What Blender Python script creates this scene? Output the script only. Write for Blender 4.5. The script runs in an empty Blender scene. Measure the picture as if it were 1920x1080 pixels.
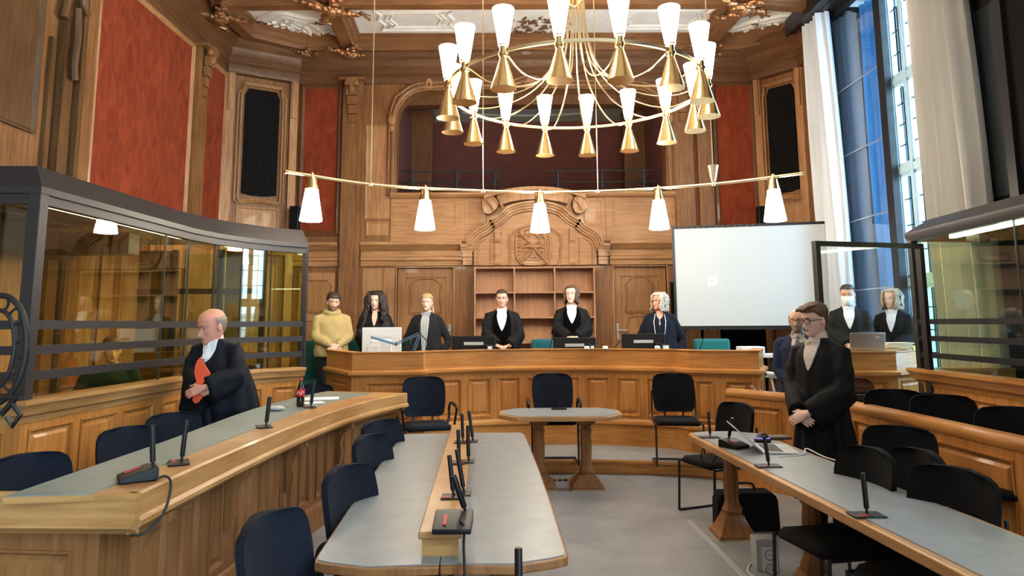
import bpy, bmesh, math, random
import numpy as np
from mathutils import Vector, Matrix
from mathutils.geometry import tessellate_polygon
random.seed(7)
sc = bpy.context.scene
COL = sc.collection

# ------------------------------------------------------------------ camera
FPX, PCX, PCY, CAMH = 1290.0, 960.0, 440.0, 1.65
PITCH = math.atan(167 / 1290); ROLL = .006
_R = Vector((1, 0, 0)); _U = Vector((0, -math.sin(PITCH), math.cos(PITCH))); _F = Vector((0, math.cos(PITCH), math.sin(PITCH)))
CR = _R * math.cos(ROLL) - _U * math.sin(ROLL)
CU = _R * math.sin(ROLL) + _U * math.cos(ROLL)
cam = bpy.data.cameras.new('camera'); camo = bpy.data.objects.new('camera', cam); COL.objects.link(camo)
cam.sensor_width = 36; cam.lens = FPX / 1920 * 36; cam.shift_y = (PCY - 540) / 1920
cam.clip_start = .05; cam.clip_end = 200
m = Matrix((CR, CU, -_F)).transposed().to_4x4(); m.translation = Vector((0, 0, CAMH)); camo.matrix_world = m
sc.camera = camo

def P(x, y, h=None, Y=None, X=None):
    """point of the room seen at a place of the photo, at a known height, depth or side distance"""
    d = _F + CR * ((x - PCX) / FPX) + CU * ((PCY - y) / FPX)
    s = (h - CAMH) / d.z if h is not None else (Y / d.y if Y is not None else X / d.x)
    return Vector((0, 0, CAMH)) + d * s

# ------------------------------------------------------------------ world: bright overcast day outside, dim hall behind the camera
w = bpy.data.worlds.new('world'); sc.world = w; w.use_nodes = True
nt = w.node_tree; nt.nodes.clear()
tc = nt.nodes.new('ShaderNodeTexCoord'); sx = nt.nodes.new('ShaderNodeSeparateXYZ'); nt.links.new(tc.outputs['Generated'], sx.inputs[0])
mr = nt.nodes.new('ShaderNodeMapRange'); mr.inputs[1].default_value = .25; mr.inputs[2].default_value = .45
nt.links.new(sx.outputs['X'], mr.inputs[0])
mx = nt.nodes.new('ShaderNodeMix'); mx.data_type = 'RGBA'
nt.links.new(mr.outputs[0], mx.inputs[0])
mx.inputs[6].default_value = (.78, .80, .84, 1); mx.inputs[7].default_value = (12, 17, 20, 1)
bg = nt.nodes.new('ShaderNodeBackground'); bg.inputs[1].default_value = .26
nt.links.new(mx.outputs[2], bg.inputs[0]); wo = nt.nodes.new('ShaderNodeOutputWorld'); nt.links.new(bg.outputs[0], wo.inputs[0])

sc.view_settings.view_transform = 'Standard'; sc.view_settings.look = 'None'
sc.view_settings.gamma = 1; sc.view_settings.use_curve_mapping = False
sc.view_settings.exposure = 1.0
LAMP_E = 32.0       # glow of the frosted lamp shades
TUBE_E = 6.0        # fluorescent tubes in the docks

def area(name, loc, rot, size, size_y, power, color):
    l = bpy.data.lights.new(name, 'AREA'); l.shape = 'RECTANGLE'; l.size = size; l.size_y = size_y; l.energy = power; l.color = color
    o = bpy.data.objects.new(name, l); o.location = loc; o.rotation_euler = rot; COL.objects.link(o); return o
# tall windows of the right-hand wall behind the photographer, and daylight in the one that is seen
area('daylight_rear_window', (4.9, -.8, 3.6), (0, math.radians(62), 0), 4.2, 2.4, 200, (.80, .90, 1))
area('daylight_window', (6.1, 8.1, 4.2), (0, math.radians(80), 0), 4.6, 2.0, 240, (.62, .82, 1))

# ------------------------------------------------------------------ mesh helpers
class MB:
    def __init__(s): s.v = []; s.f = []; s.m = []; s.cur = 0
    def add(s, vs, fs, mi=None):
        b = len(s.v); s.v += [tuple(p) for p in vs]
        mi = s.cur if mi is None else mi
        for f in fs: s.f.append(tuple(i + b for i in f)); s.m.append(mi)
        return s
    def box(s, x0, x1, y0, y1, z0, z1, mi=None):
        x0, x1 = min(x0, x1), max(x0, x1); y0, y1 = min(y0, y1), max(y0, y1); z0, z1 = min(z0, z1), max(z0, z1)
        return s.add([(x0,y0,z0),(x1,y0,z0),(x1,y1,z0),(x0,y1,z0),(x0,y0,z1),(x1,y0,z1),(x1,y1,z1),(x0,y1,z1)],
                     [(0,3,2,1),(4,5,6,7),(0,1,5,4),(1,2,6,5),(2,3,7,6),(3,0,4,7)], mi)
    def obox(s, c, ax, ay, az, mi=None):
        """box from centre and three half-axis vectors"""
        c, ax, ay, az = Vector(c), Vector(ax), Vector(ay), Vector(az)
        vs = [c + ax*i + ay*j + az*k for k in (-1,1) for i, j in ((-1,-1),(1,-1),(1,1),(-1,1))]
        return s.add(vs, [(0,3,2,1),(4,5,6,7),(0,1,5,4),(1,2,6,5),(2,3,7,6),(3,0,4,7)], mi)
    def rings(s, rs, closed=True, cap0=True, cap1=True, mi=None):
        n = len(rs[0]); vs = [p for r in rs for p in r]; fs = []
        for i in range(len(rs) - 1):
            for j in range(n if closed else n - 1):
                k = (j + 1) % n
                fs.append((i*n+j, i*n+k, (i+1)*n+k, (i+1)*n+j))
        if cap0: fs.append(tuple(reversed(range(n))))
        if cap1: fs.append(tuple((len(rs)-1)*n + j for j in range(n)))
        return s.add(vs, fs, mi)
    def tube(s, pts, r, n=8, mi=None, cap=True, flat=1.0):
        pts = [Vector(p) for p in pts]; k = len(pts); rs = r if isinstance(r, (list, tuple)) else [r]*k
        t0 = (pts[1]-pts[0]).normalized(); up = Vector((0,0,1)) if abs(t0.z) < .9 else Vector((0,1,0))
        a = t0.cross(up).normalized(); out = []
        for i, p in enumerate(pts):
            t = (pts[min(i+1,k-1)] - pts[max(i-1,0)])
            t = t.normalized() if t.length > 1e-9 else t0
            a = (a - t*a.dot(t)); a = a.normalized() if a.length > 1e-9 else t.orthogonal().normalized()
            b = t.cross(a)
            out.append([p + (a*math.cos(q) + b*math.sin(q)*flat)*rs[i] for q in [2*math.pi*j/n for j in range(n)]])
        return s.rings(out, cap0=cap, cap1=cap, mi=mi)
    def lathe(s, prof, c=(0,0,0), n=24, mi=None, square=False, cap=True, sx=1, sy=1, ph=0):
        """profile of (radius, z) turned about the vertical through c; square = four-sided"""
        n = 4 if square else n; off = math.pi/4 if square else ph; q = math.sqrt(2) if square else 1
        rs = [[(c[0]+r*q*sx*math.cos(off+2*math.pi*j/n), c[1]+r*q*sy*math.sin(off+2*math.pi*j/n), c[2]+z) for j in range(n)] for r, z in prof]
        return s.rings(rs, cap0=cap, cap1=cap, mi=mi)
    def sphere(s, c, r, n=14, mi=None, sx=1, sy=1, sz=1):
        rs = []
        for i in range(n//2+1):
            a = math.pi*(i+.02)/(n//2+.04) - math.pi/2
            rs.append([(c[0]+r*sx*math.cos(a)*math.cos(2*math.pi*j/n), c[1]+r*sy*math.cos(a)*math.sin(2*math.pi*j/n), c[2]+r*sz*math.sin(a)) for j in range(n)])
        return s.rings(rs, mi=mi)
    def prism(s, pts, f0, f1, mi=None):
        """polygon pts (2-D) mapped by f0 and f1 to 3-D, walls between"""
        n = len(pts); tri = tessellate_polygon([[Vector((p[0], p[1], 0)) for p in pts]])
        vs = [f0(*p) for p in pts] + [f1(*p) for p in pts]
        fs = [tuple(t) for t in tri] + [tuple(n+i for i in reversed(t)) for t in tri]
        fs += [(i, i+n, (i+1)%n+n, (i+1)%n) for i in range(n)]
        return s.add(vs, fs, mi)
    def slab(s, pts, z0, z1, mi=None): return s.prism(pts, lambda x, y: (x,y,z0), lambda x, y: (x,y,z1), mi)
    def plate(s, pts, y0, y1, mi=None): return s.prism(pts, lambda x, z: (x,y0,z), lambda x, z: (x,y1,z), mi)
    def shift(s, d, rz=0):
        c, q = math.cos(rz), math.sin(rz)
        s.v = [(x*c-y*q+d[0], x*q+y*c+d[1], z+d[2]) for x, y, z in s.v]; return s
    def xf(s, M): s.v = [tuple(M @ Vector(p)) for p in s.v]; return s
    def merge(s, o, mi=None):
        b = len(s.v); s.v += o.v
        for f, q in zip(o.f, o.m): s.f.append(tuple(i+b for i in f)); s.m.append(q if mi is None else mi)
        return s

def mesh_of(name, mb, mats, smooth=35):
    me = bpy.data.meshes.new(name); me.from_pydata(mb.v, [], mb.f)
    for q in (mats if isinstance(mats, (list, tuple)) else [mats]): me.materials.append(q)
    me.polygons.foreach_set('material_index', mb.m)
    bm = bmesh.new(); bm.from_mesh(me); bmesh.ops.recalc_face_normals(bm, faces=bm.faces); bm.to_mesh(me); bm.free()
    me.polygons.foreach_set('use_smooth', [True]*len(me.polygons))
    if smooth < 179: me.set_sharp_from_angle(angle=math.radians(smooth))
    return me
def root_of(o):
    while o.parent: o = o.parent
    return o
def part(name, mb, mats, parent, world=False, label=None, bevel=0, smooth=35, kind=None):
    if world:
        L = root_of(parent).location; mb.v = [(x-L.x, y-L.y, z-L.z) for x, y, z in mb.v]
    o = bpy.data.objects.new(name, mesh_of(name, mb, mats, smooth)); COL.objects.link(o); o.parent = parent
    if label: o['label'] = label
    if kind: o['kind'] = kind
    if bevel:
        b = o.modifiers.new('bevel', 'BEVEL'); b.width = bevel; b.segments = 2; b.limit_method = 'ANGLE'; b.angle_limit = .6
    return o
def thing(name, label, cat, loc=(0,0,0), group=None, rz=0):
    o = bpy.data.objects.new(name, None); COL.objects.link(o); o.location = loc; o.rotation_euler = (0,0,rz); o.empty_display_size = .1
    o['label'] = label; o['category'] = cat
    if group: o['group'] = group
    return o
def single(name, mb, mats, label, cat, group=None, bevel=0, smooth=35, loc=None, kind=None):
    """a thing made of one mesh, given in world coordinates"""
    if loc is None:
        v = np.array(mb.v); loc = ((v[:,0].min()+v[:,0].max())/2, (v[:,1].min()+v[:,1].max())/2, v[:,2].min())
    mb.v = [(x-loc[0], y-loc[1], z-loc[2]) for x, y, z in mb.v]
    o = bpy.data.objects.new(name, mesh_of(name, mb, mats, smooth)); COL.objects.link(o); o.location = loc
    o['label'] = label; o['category'] = cat
    if group: o['group'] = group
    if kind: o['kind'] = kind
    if bevel:
        b = o.modifiers.new('bevel', 'BEVEL'); b.width = bevel; b.segments = 2; b.limit_method = 'ANGLE'; b.angle_limit = .6
    return o
def struct(name, mb, mats, bevel=0, smooth=35, label=None):
    o = bpy.data.objects.new(name, mesh_of(name, mb, mats, smooth)); COL.objects.link(o); o['kind'] = 'structure'
    if label: o['label'] = label
    if bevel:
        b = o.modifiers.new('bevel', 'BEVEL'); b.width = bevel; b.segments = 2; b.limit_method = 'ANGLE'; b.angle_limit = .6
    return o
def copy_tree(o, parent=None):
    kids = list(o.children); c = o.copy(); COL.objects.link(c)
    if parent: c.parent = parent
    for k in kids: copy_tree(k, c)
    return c
def again(o, loc, rz, label, group=None):
    c = copy_tree(o); c.location = loc; c.rotation_euler = (0,0,rz); c['label'] = label
    if group: c['group'] = group
    return c

def smooth_line(pts, n=8):
    """Catmull-Rom through the points"""
    pts = [Vector(p) for p in pts]; q = [pts[0]*2-pts[1]] + pts + [pts[-1]*2-pts[-2]]; out = []
    for i in range(1, len(q)-2):
        for k in range(n):
            t = k/n; a, b, c, d = q[i-1], q[i], q[i+1], q[i+2]
            out.append(.5*((2*b) + (c-a)*t + (2*a-5*b+4*c-d)*t*t + (3*b-a-3*c+d)*t**3))
    out.append(pts[-1]); return out

class Path:
    """plan line; its face looks to the right of the direction of travel"""
    def __init__(s, pts, smooth=0):
        s.p = [Vector((p[0], p[1])) for p in pts]
        if smooth: s.p = [Vector((q.x, q.y)) for q in smooth_line([(p.x, p.y, 0) for p in s.p], smooth)]
        n = len(s.p); nm = []
        for i in range(n-1):
            d = (s.p[i+1]-s.p[i]).normalized(); nm.append(Vector((d.y, -d.x)))
        s.m = []
        for i in range(n):
            a = nm[max(i-1,0)]; b = nm[min(i,n-2)]; q = a+b; q = q/ max(q.length_squared, .3) * 2
            s.m.append(q)
        s.s = [0]
        for i in range(n-1): s.s.append(s.s[-1] + (s.p[i+1]-s.p[i]).length)
        s.L = s.s[-1]
    def at(s, t, o=0):
        t = min(max(t, 0), s.L)
        for i in range(len(s.p)-1):
            if t <= s.s[i+1] + 1e-9: break
        k = (t-s.s[i])/max(s.s[i+1]-s.s[i], 1e-9)
        a = s.p[i]+s.m[i]*o; b = s.p[i+1]+s.m[i+1]*o
        return a*(1-k)+b*k
    def knots(s, t0, t1):
        return [t0] + [q for q in s.s if t0+1e-4 < q < t1-1e-4] + [t1]
def pbox(mb, P_, t0, t1, z0, z1, o0, o1, mi=None):
    rs = []
    for t in P_.knots(t0, t1):
        a = P_.at(t, o0); b = P_.at(t, o1)
        rs.append([(a.x,a.y,z0),(b.x,b.y,z0),(b.x,b.y,z1),(a.x,a.y,z1)])
    mb.rings(rs, mi=mi)
def sweep(mb, P_, prof, t0=0, t1=None, mi=None):
    """closed profile of (offset, z) along the path"""
    rs = []
    for t in P_.knots(t0, P_.L if t1 is None else t1):
        r = []
        for o, z in prof: a = P_.at(t, o); r.append((a.x, a.y, z))
        rs.append(r)
    mb.rings(rs, mi=mi)
def prect(mb, P_, a, b, mi=None):
    """sloping border between two rectangles (t0,t1,z0,z1,offset)"""
    def loop(q):
        ks = P_.knots(q[0], q[1]); r = []
        fr = [(t-q[0])/(q[1]-q[0]) for t in ks]
        return ks, fr
    ks, fr = loop(a)
    def pts(q):
        out = [P_.at(q[0]+(q[1]-q[0])*k, q[4]) for k in fr]
        return [(p.x,p.y,q[2]) for p in out] + [(p.x,p.y,q[3]) for p in reversed(out)]
    mb.rings([pts(a), pts(b)], cap0=False, cap1=False, mi=mi)
def pface(mb, P_, q, mi=None):
    ks = P_.knots(q[0], q[1]); vs = []
    for t in ks:
        p = P_.at(t, q[4]); vs += [(p.x,p.y,q[2]), (p.x,p.y,q[3])]
    mb.add(vs, [(2*i, 2*i+2, 2*i+3, 2*i+1) for i in range(len(ks)-1)], mi)
def panel(mb, P_, t0, t1, z0, z1, t=.022, field=True, m=.028):
    """moulded frame round a sunk panel with a raised field; t = depth of the stiles round it"""
    w = min(m, (t1-t0)*.18)
    prect(mb, P_, (t0,t1,z0,z1,t), (t0,t1,z0,z1,t+.008))
    prect(mb, P_, (t0,t1,z0,z1,t+.008), (t0+w*.45,t1-w*.45,z0+w*.45,z1-w*.45,t+.006))
    prect(mb, P_, (t0+w*.45,t1-w*.45,z0+w*.45,z1-w*.45,t+.006), (t0+w,t1-w,z0+w,z1-w,.002))
    if field and (t1-t0) > .16:
        e = w+.018; g = e+.022
        prect(mb, P_, (t0+w,t1-w,z0+w,z1-w,.002), (t0+e,t1-e,z0+e,z1-e,.002))
        prect(mb, P_, (t0+e,t1-e,z0+e,z1-e,.002), (t0+g,t1-g,z0+g,z1-g,.014))
        pface(mb, P_, (t0+g,t1-g,z0+g,z1-g,.014))
    else: pface(mb, P_, (t0+w,t1-w,z0+w,z1-w,.002))
def paneling(mb, P_, z0, z1, spans, rb=.08, rt=.07, t=.022, t0=0, t1=None, field=True, back=-.03):
    """rails and stiles round panels over spans [(t0,t1)] of the path"""
    t1 = P_.L if t1 is None else t1
    pbox(mb, P_, t0, t1, z0, z1, back, 0)
    pbox(mb, P_, t0, t1, z0, z0+rb, 0, t); pbox(mb, P_, t0, t1, z1-rt, z1, 0, t)
    e = t0
    for a, b in spans:
        if a > e+.002: pbox(mb, P_, e, a, z0+rb, z1-rt, 0, t)
        panel(mb, P_, a, b, z0+rb, z1-rt, t, field); e = b
    if t1 > e+.002: pbox(mb, P_, e, t1, z0+rb, z1-rt, 0, t)
def even(t0, t1, n, gap):
    w = (t1-t0-gap*(n+1))/n
    return [(t0+gap+(w+gap)*i, t0+gap+(w+gap)*i+w) for i in range(n)]

# ------------------------------------------------------------------ materials
def mat(name, col, rough=.5, metal=0, emit=None, es=0, coat=0, spec=.5, sheen=0):
    m = bpy.data.materials.new(name); m.use_nodes = True; b = m.node_tree.nodes['Principled BSDF']
    b.inputs['Base Color'].default_value = (*col, 1); b.inputs['Roughness'].default_value = rough; b.inputs['Metallic'].default_value = metal
    b.inputs['Coat Weight'].default_value = coat; b.inputs['Specular IOR Level'].default_value = spec; b.inputs['Sheen Weight'].default_value = sheen
    if emit: b.inputs['Emission Color'].default_value = (*emit, 1); b.inputs['Emission Strength'].default_value = es
    return m
def noisy(m, c1, c2, scale=(1,1,1), ns=5, detail=5, bump=.0, dist=0, p0=.3, p1=.7, c3=None, rr=None):
    nt = m.node_tree; N = nt.nodes; L = nt.links; b = N['Principled BSDF']
    tc = N.new('ShaderNodeTexCoord'); mp = N.new('ShaderNodeMapping'); mp.inputs['Scale'].default_value = scale
    L.new(tc.outputs['Object'], mp.inputs[0]); no = N.new('ShaderNodeTexNoise'); L.new(mp.outputs[0], no.inputs['Vector'])
    no.inputs['Scale'].default_value = ns; no.inputs['Detail'].default_value = detail; no.inputs['Distortion'].default_value = dist
    cr = N.new('ShaderNodeValToRGB'); L.new(no.outputs['Fac'], cr.inputs[0]); e = cr.color_ramp.elements
    e[0].position = p0; e[0].color = (*c1, 1); e[1].position = p1; e[1].color = (*c2, 1)
    out = cr.outputs[0]
    if c3:
        n2 = N.new('ShaderNodeTexNoise'); L.new(tc.outputs['Object'], n2.inputs['Vector']); n2.inputs['Scale'].default_value = 1.3; n2.inputs['Detail'].default_value = 3
        mi = N.new('ShaderNodeMix'); mi.data_type = 'RGBA'; mi.blend_type = 'MULTIPLY'; mr = N.new('ShaderNodeMapRange')
        mr.inputs[1].default_value = .4; mr.inputs[2].default_value = .75; L.new(n2.outputs['Fac'], mr.inputs[0]); L.new(mr.outputs[0], mi.inputs[0])
        L.new(out, mi.inputs[6]); mi.inputs[7].default_value = (*c3, 1); out = mi.outputs[2]
    L.new(out, b.inputs['Base Color'])
    if bump:
        bp = N.new('ShaderNodeBump'); bp.inputs['Strength'].default_value = bump; bp.inputs['Distance'].default_value = .01
        L.new(no.outputs['Fac'], bp.inputs['Height']); L.new(bp.outputs[0], b.inputs['Normal'])
    return m
def wood(name, c1, c2, rough=.38, vertical=True, coat=.15):
    s = (9, 9, .7) if vertical else (.8, .8, 11)
    return noisy(mat(name, c1, rough+.06, coat=coat*.4, spec=.28), c1, c2, s, 3.2, 7, .12, .5, .32, .68, (.72, .66, .6))
M = {}
M['oak'] = wood('oak', (.32,.150,.058), (.48,.255,.112))
M['oak_across'] = wood('oak_across', (.34,.162,.064), (.50,.27,.120), vertical=False)
M['bench'] = wood('bench_oak', (.40,.152,.032), (.57,.255,.068), .32)
M['bench_across'] = wood('bench_oak_across', (.42,.165,.038), (.59,.275,.078), .3, False)
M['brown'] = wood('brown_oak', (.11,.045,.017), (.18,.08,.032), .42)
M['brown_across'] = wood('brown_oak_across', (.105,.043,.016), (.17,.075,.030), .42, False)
M['desk'] = wood('desk_oak', (.22,.092,.030), (.34,.155,.055), .36)
M['desk_top'] = wood('desk_oak_rim', (.40,.20,.07), (.56,.31,.12), .28, False)
M['door'] = wood('door_oak', (.27,.122,.043), (.39,.19,.073), .36)
M['beam'] = wood('ceiling_oak', (.18,.078,.030), (.27,.125,.05), .4, False)
M['shelf'] = wood('shelf_beech', (.38,.19,.10), (.50,.27,.15), .45)
M['black_wood'] = noisy(mat('black_wood', (.006,.005,.005), .75, spec=.08), (.004,.0035,.0035), (.009,.0075,.007), (9,9,.7), 3, 5)
M['oak_mid'] = wood('mid_brown_oak', (.18,.076,.026), (.29,.135,.050), .42)  # mid-brown oak; on the left wall its tone also carries the vignette
M['oak_dim'] = wood('varnished_oak_vignette', (.085,.038,.013), (.15,.072,.026), .42)  # dark varnish, with the vignette at the room's edge put into the colour
M['red'] = noisy(mat('red_damask', (.32,.06,.03), .9, spec=.1), (.17,.030,.013), (.27,.052,.021), (3,3,1.2), 2.2, 9, .2, 1.0, .3, .7)
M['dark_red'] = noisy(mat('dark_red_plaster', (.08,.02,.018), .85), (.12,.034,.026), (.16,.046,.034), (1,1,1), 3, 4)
M['floor'] = noisy(mat('grey_linoleum', (.3,.29,.28), .42), (.20,.205,.215), (.30,.305,.315), (1,1,1), 2.2, 9, 0, .4)
M['inlay'] = noisy(mat('grey_desk_linoleum', (.2,.22,.22), .36), (.20,.225,.235), (.25,.275,.285), (1,1,1), 9, 6)
M['inlay_green'] = noisy(mat('green_grey_desk_linoleum', (.2,.22,.2), .36), (.17,.205,.19), (.215,.25,.235), (1,1,1), 9, 6)
M['plaster'] = noisy(mat('white_plaster', (.8,.78,.74), .7), (.74,.72,.68), (.86,.84,.80), (1,1,1), 4, 5)
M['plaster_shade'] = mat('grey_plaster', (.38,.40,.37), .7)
M['brass'] = mat('brass', (.78,.55,.24), .22, 1)
M['brass_pale'] = mat('pale_brass', (.86,.70,.44), .28, 1)
M['gilt'] = noisy(mat('bronzed_carving', (.35,.16,.06), .35, .6), (.22,.09,.03), (.50,.25,.11), (1,1,1), 30, 4, .4)
M['lamp_glass'] = mat('lit_frosted_glass', (.95,.93,.88), .4, emit=(1,.88,.70), es=LAMP_E)
M['lens'] = mat('opal_lens', (.75,.72,.66), .4)
M['tube'] = mat('fluorescent_tube', (1,1,1), .4, emit=(1,.97,.86), es=TUBE_E)
M['metal_frame'] = mat('dock_steel', (.030,.025,.025), .45, .1, spec=.35)
M['metal_dark'] = mat('black_steel', (.018,.017,.018), .4, .3)
M['fabric'] = noisy(mat('navy_fabric', (.012,.016,.028), .95, spec=.25), (.005,.007,.014), (.009,.012,.022), (1,1,1), 90, 2)
M['fabric_black'] = noisy(mat('black_fabric', (.01,.01,.01), .95, spec=.2), (.003,.003,.004), (.006,.006,.007), (1,1,1), 90, 2)
M['plastic'] = mat('black_plastic', (.006,.006,.007), .42, spec=.3)
M['teal'] = noisy(mat('teal_fabric', (.0,.14,.14), .85, sheen=.1), (.003,.12,.125), (.006,.16,.165), (1,1,1), 70, 2)
M['teal_dark'] = noisy(mat('dark_green_fabric', (.0,.07,.055), .9), (.002,.05,.042), (.004,.07,.06), (1,1,1), 70, 2)
M['white_plastic'] = mat('white_plastic', (.75,.76,.76), .4)
M['grey_plastic'] = mat('grey_plastic', (.42,.43,.43), .4)
M['silver'] = mat('silver_metal', (.6,.6,.6), .3, .8)
M['lamp_blue'] = mat('slate_blue_metal', (.12,.22,.33), .35, .5)
M['screen_cloth'] = mat('screen_cloth', (.50,.54,.545), .9)
M['paper'] = mat('white_paper', (.82,.82,.80), .8)
M['folder'] = noisy(mat('buff_card', (.62,.50,.30), .8), (.60,.46,.26), (.72,.60,.38), (1,1,20), 6, 2)
M['folder_yellow'] = mat('yellow_card', (.75,.66,.22), .8)
M['orange'] = mat('orange_card', (.85,.10,.035), .6)
M['curtain'] = noisy(mat('cream_curtain', (.6,.58,.54), .9), (.50,.49,.46), (.58,.565,.53), (6,6,.3), 3, 3)
M['curtain_white'] = noisy(mat('white_curtain', (.6,.62,.66), .9), (.62,.65,.70), (.72,.74,.78), (6,6,.3), 3, 3)
M['reflected_curtain'] = noisy(mat('blue_curtain_reflection', (.04,.20,.42), .9), (.10,.38,.72), (.20,.55,.85), (6,6,.3), 3, 3)  # blue of the curtain reflected in the casement glass, given as cloth colour
M['ink'] = mat('black_print', (.02,.02,.02), .6)
M['red_label'] = mat('red_label', (.6,.02,.02), .4)
M['cola'] = mat('dark_drink', (.02,.008,.005), .08)
M['rubber'] = mat('black_rubber', (.01,.01,.01), .6)
M['cable_white'] = mat('white_cable', (.7,.7,.7), .5)
M['steel_blue'] = mat('pale_blue_window_glow', (.42,.60,.70), .5)  # pale blue carries the daylight glow on the frames in their colour
M['lead'] = mat('lead_came', (.03,.04,.05), .5, .5)
M['blue_glow'] = mat('blue_lit_ring', (.05,.05,.3), .4, emit=(.12,.10,1), es=3)
M['screen_spot'] = mat('projected_square', (.9,.9,.9), .8, emit=(1,1,1), es=.8)
def glass(name, tint, refl=1.0, frost=0):
    m = bpy.data.materials.new(name); m.use_nodes = True; nt = m.node_tree; nt.nodes.clear(); N = nt.nodes; L = nt.links
    t = N.new('ShaderNodeBsdfTransparent'); t.inputs[0].default_value = (*tint, 1)
    g = N.new('ShaderNodeBsdfGlossy'); g.inputs['Roughness'].default_value = frost; g.inputs[0].default_value = (1,1,1,1)
    lw_ = N.new('ShaderNodeLayerWeight'); lw_.inputs[0].default_value = .5; po = N.new('ShaderNodeMath'); po.operation = 'POWER'; po.inputs[1].default_value = 4
    L.new(lw_.outputs['Facing'], po.inputs[0]); ma = N.new('ShaderNodeMath'); ma.operation = 'MULTIPLY_ADD'; ma.inputs[1].default_value = .8; ma.inputs[2].default_value = .045*refl
    L.new(po.outputs[0], ma.inputs[0]); mi = N.new('ShaderNodeMixShader'); L.new(ma.outputs[0], mi.inputs[0]); L.new(t.outputs[0], mi.inputs[1]); L.new(g.outputs[0], mi.inputs[2])
    o = N.new('ShaderNodeOutputMaterial'); L.new(mi.outputs[0], o.inputs[0]); return m
M['glass_dock'] = glass('yellowish_security_glass', (.95,.90,.66), .85)
M['glass_green'] = glass('greenish_security_glass', (.88,.97,.80), 1.0)
M['glass_clear'] = glass('clear_glass', (.95,.98,.99), 1.3)
M['glass_window'] = glass('old_window_glass', (.86,.95,1), .8)
M['glass_dark'] = glass('dark_casement_glass', (.72,.80,.88), 2.2)
M['spectacle'] = glass('spectacle_glass', (.97,.98,.98), .4)
# ------------------------------------------------------------------ room shell
mb = MB().box(-6, 6.4, -3, 16, -.2, 0); struct('floor', mb, M['floor'])
WL, WR, WB = -4.9, 5.0, 12.0
CORN = [(-.05,5.96),(.04,5.96),(.06,6.02),(.06,6.10),(.10,6.13),(.10,6.22),(.15,6.27),(.17,6.36),(.25,6.42),(.28,6.50),(.32,6.53),(.32,6.57),(-.05,6.57)]
PL = Path([(WL,-3),(WL,11.42)]); PD = Path([(WL,11.42),(-3.86,WB)]); PR = Path([(WR,10.75),(WR,-3)]); PE = Path([(4.42,WB),(5.02,11.3),(5.02,10.75)])
PB = Path([(-3.86,WB),(4.42,WB)])
def LY(px, py=300): return P(px, py, X=WL).y + 3       # distance along the left wall
# left wall
mb = MB(); mb.box(WL-.3, WL, -3, 11.6, 0, 6.9); sweep(mb, PL, [(0,0),(.05,0),(.05,.9),(.07,.92),(.07,.97),(.03,1.0),(0,1.0)])
lw = struct('wall_left', mb, M['oak_mid'])
mb = MB(); sweep(mb, PL, CORN); part('cornice', mb, M['brown_across'], lw)
def red_panel(P_, t0, t1, z0, z1, parent, frame='brown'):
    mb = MB(); mb.cur = 0
    prect(mb, P_, (t0,t1,z0,z1,.03), (t0+.05,t1-.05,z0+.05,z1-.05,.055)); prect(mb, P_, (t0,t1,z0,z1,0), (t0,t1,z0,z1,.03))
    prect(mb, P_, (t0+.05,t1-.05,z0+.05,z1-.05,.055), (t0+.09,t1-.09,z0+.09,z1-.09,.012))
    f = part('panel_frame', mb, M[frame], parent)
    mb = MB(); pface(mb, P_, (t0+.085,t1-.085,z0+.085,z1-.085,.014)); part('red_fabric_panel', mb, M['red'], parent, label='red damask wall panel')
red_panel(PL, LY(157), LY(352), 3.2, 5.97, lw, 'oak'); red_panel(PL, LY(372,250), LY(420,250), 3.2, 5.97, lw, 'oak')
def pilaster(P_, t0, t1, z0, z1, o, parent, m='oak', cap=True, fluted=True, name='pilaster'):
    mb = MB(); pbox(mb, P_, t0, t1, z0, z1, 0, o)
    if fluted:
        g = (t1-t0)*.2; panel(mb, P_, t0+g, t1-g, z0+.35, z1-.5, o, False, .02)
    pbox(mb, P_, t0-.03, t1+.03, z0, z0+.25, 0, o+.03); pbox(mb, P_, t0-.02, t1+.02, z0+.25, z0+.3, 0, o+.02)
    if cap:
        c = (t0+t1)/2; wd = (t1-t0)*.30
        for i in range(5):      # scrolled console under the cornice
            k = i/4; zz = z1-.08-.16*i; a = P_.at(c, o+.10*(1-k)**1.4+.015)
            mb.obox((a.x,a.y,zz), (wd*(1-.10*i),0,0) if abs(P_.m[0].y) > .5 else (0,wd*(1-.10*i),0), (0,.02+.03*(1-k),0) if abs(P_.m[0].y) > .5 else (.02+.03*(1-k),0,0), (0,0,.075))
        a = P_.at(c, o+.12)
        for q in (-1, 1):
            mb.sphere((a.x+(wd*.8*q if abs(P_.m[0].y) > .5 else 0), a.y+(0 if abs(P_.m[0].y) > .5 else wd*.8*q), z1-.10), .055, 10)
        mb.sphere((a.x,a.y,z1-.2), .06, 10, sz=1.5)
        pbox(mb, P_, t0-.05, t1+.05, z1-.04, z1, 0, o+.14)
    return part(name, mb, M[m], parent)
pilaster(PL, LY(353), LY(371), 3.0, 5.98, .10, lw, 'oak_mid')
pilaster(PL, LY(128), LY(155), 1.0, 6.0, .07, lw, 'oak_mid', cap=False)
pilaster(PL, LY(419,250), LY(424,250), 1.0, 6.0, .06, lw, cap=False, fluted=False)
for a, b in ((0, 76), (228, 262), (300, 340)):
    mb = MB(); t0, t1 = LY(a), LY(b)
    if a: pbox(mb, PL, t0, t1, 1.0, 3.1, 0, .09); panel(mb, PL, t0+.05, t1-.05, 1.15, 2.95, .09, False, .02); part('pilaster', mb, M['oak'], lw)
    else:
        panel(mb, PL, t0-2.2, t1-.15, 3.6, 5.9, .03, False, .05); part('wall_panel', mb, M['oak_dim'], lw)
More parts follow.
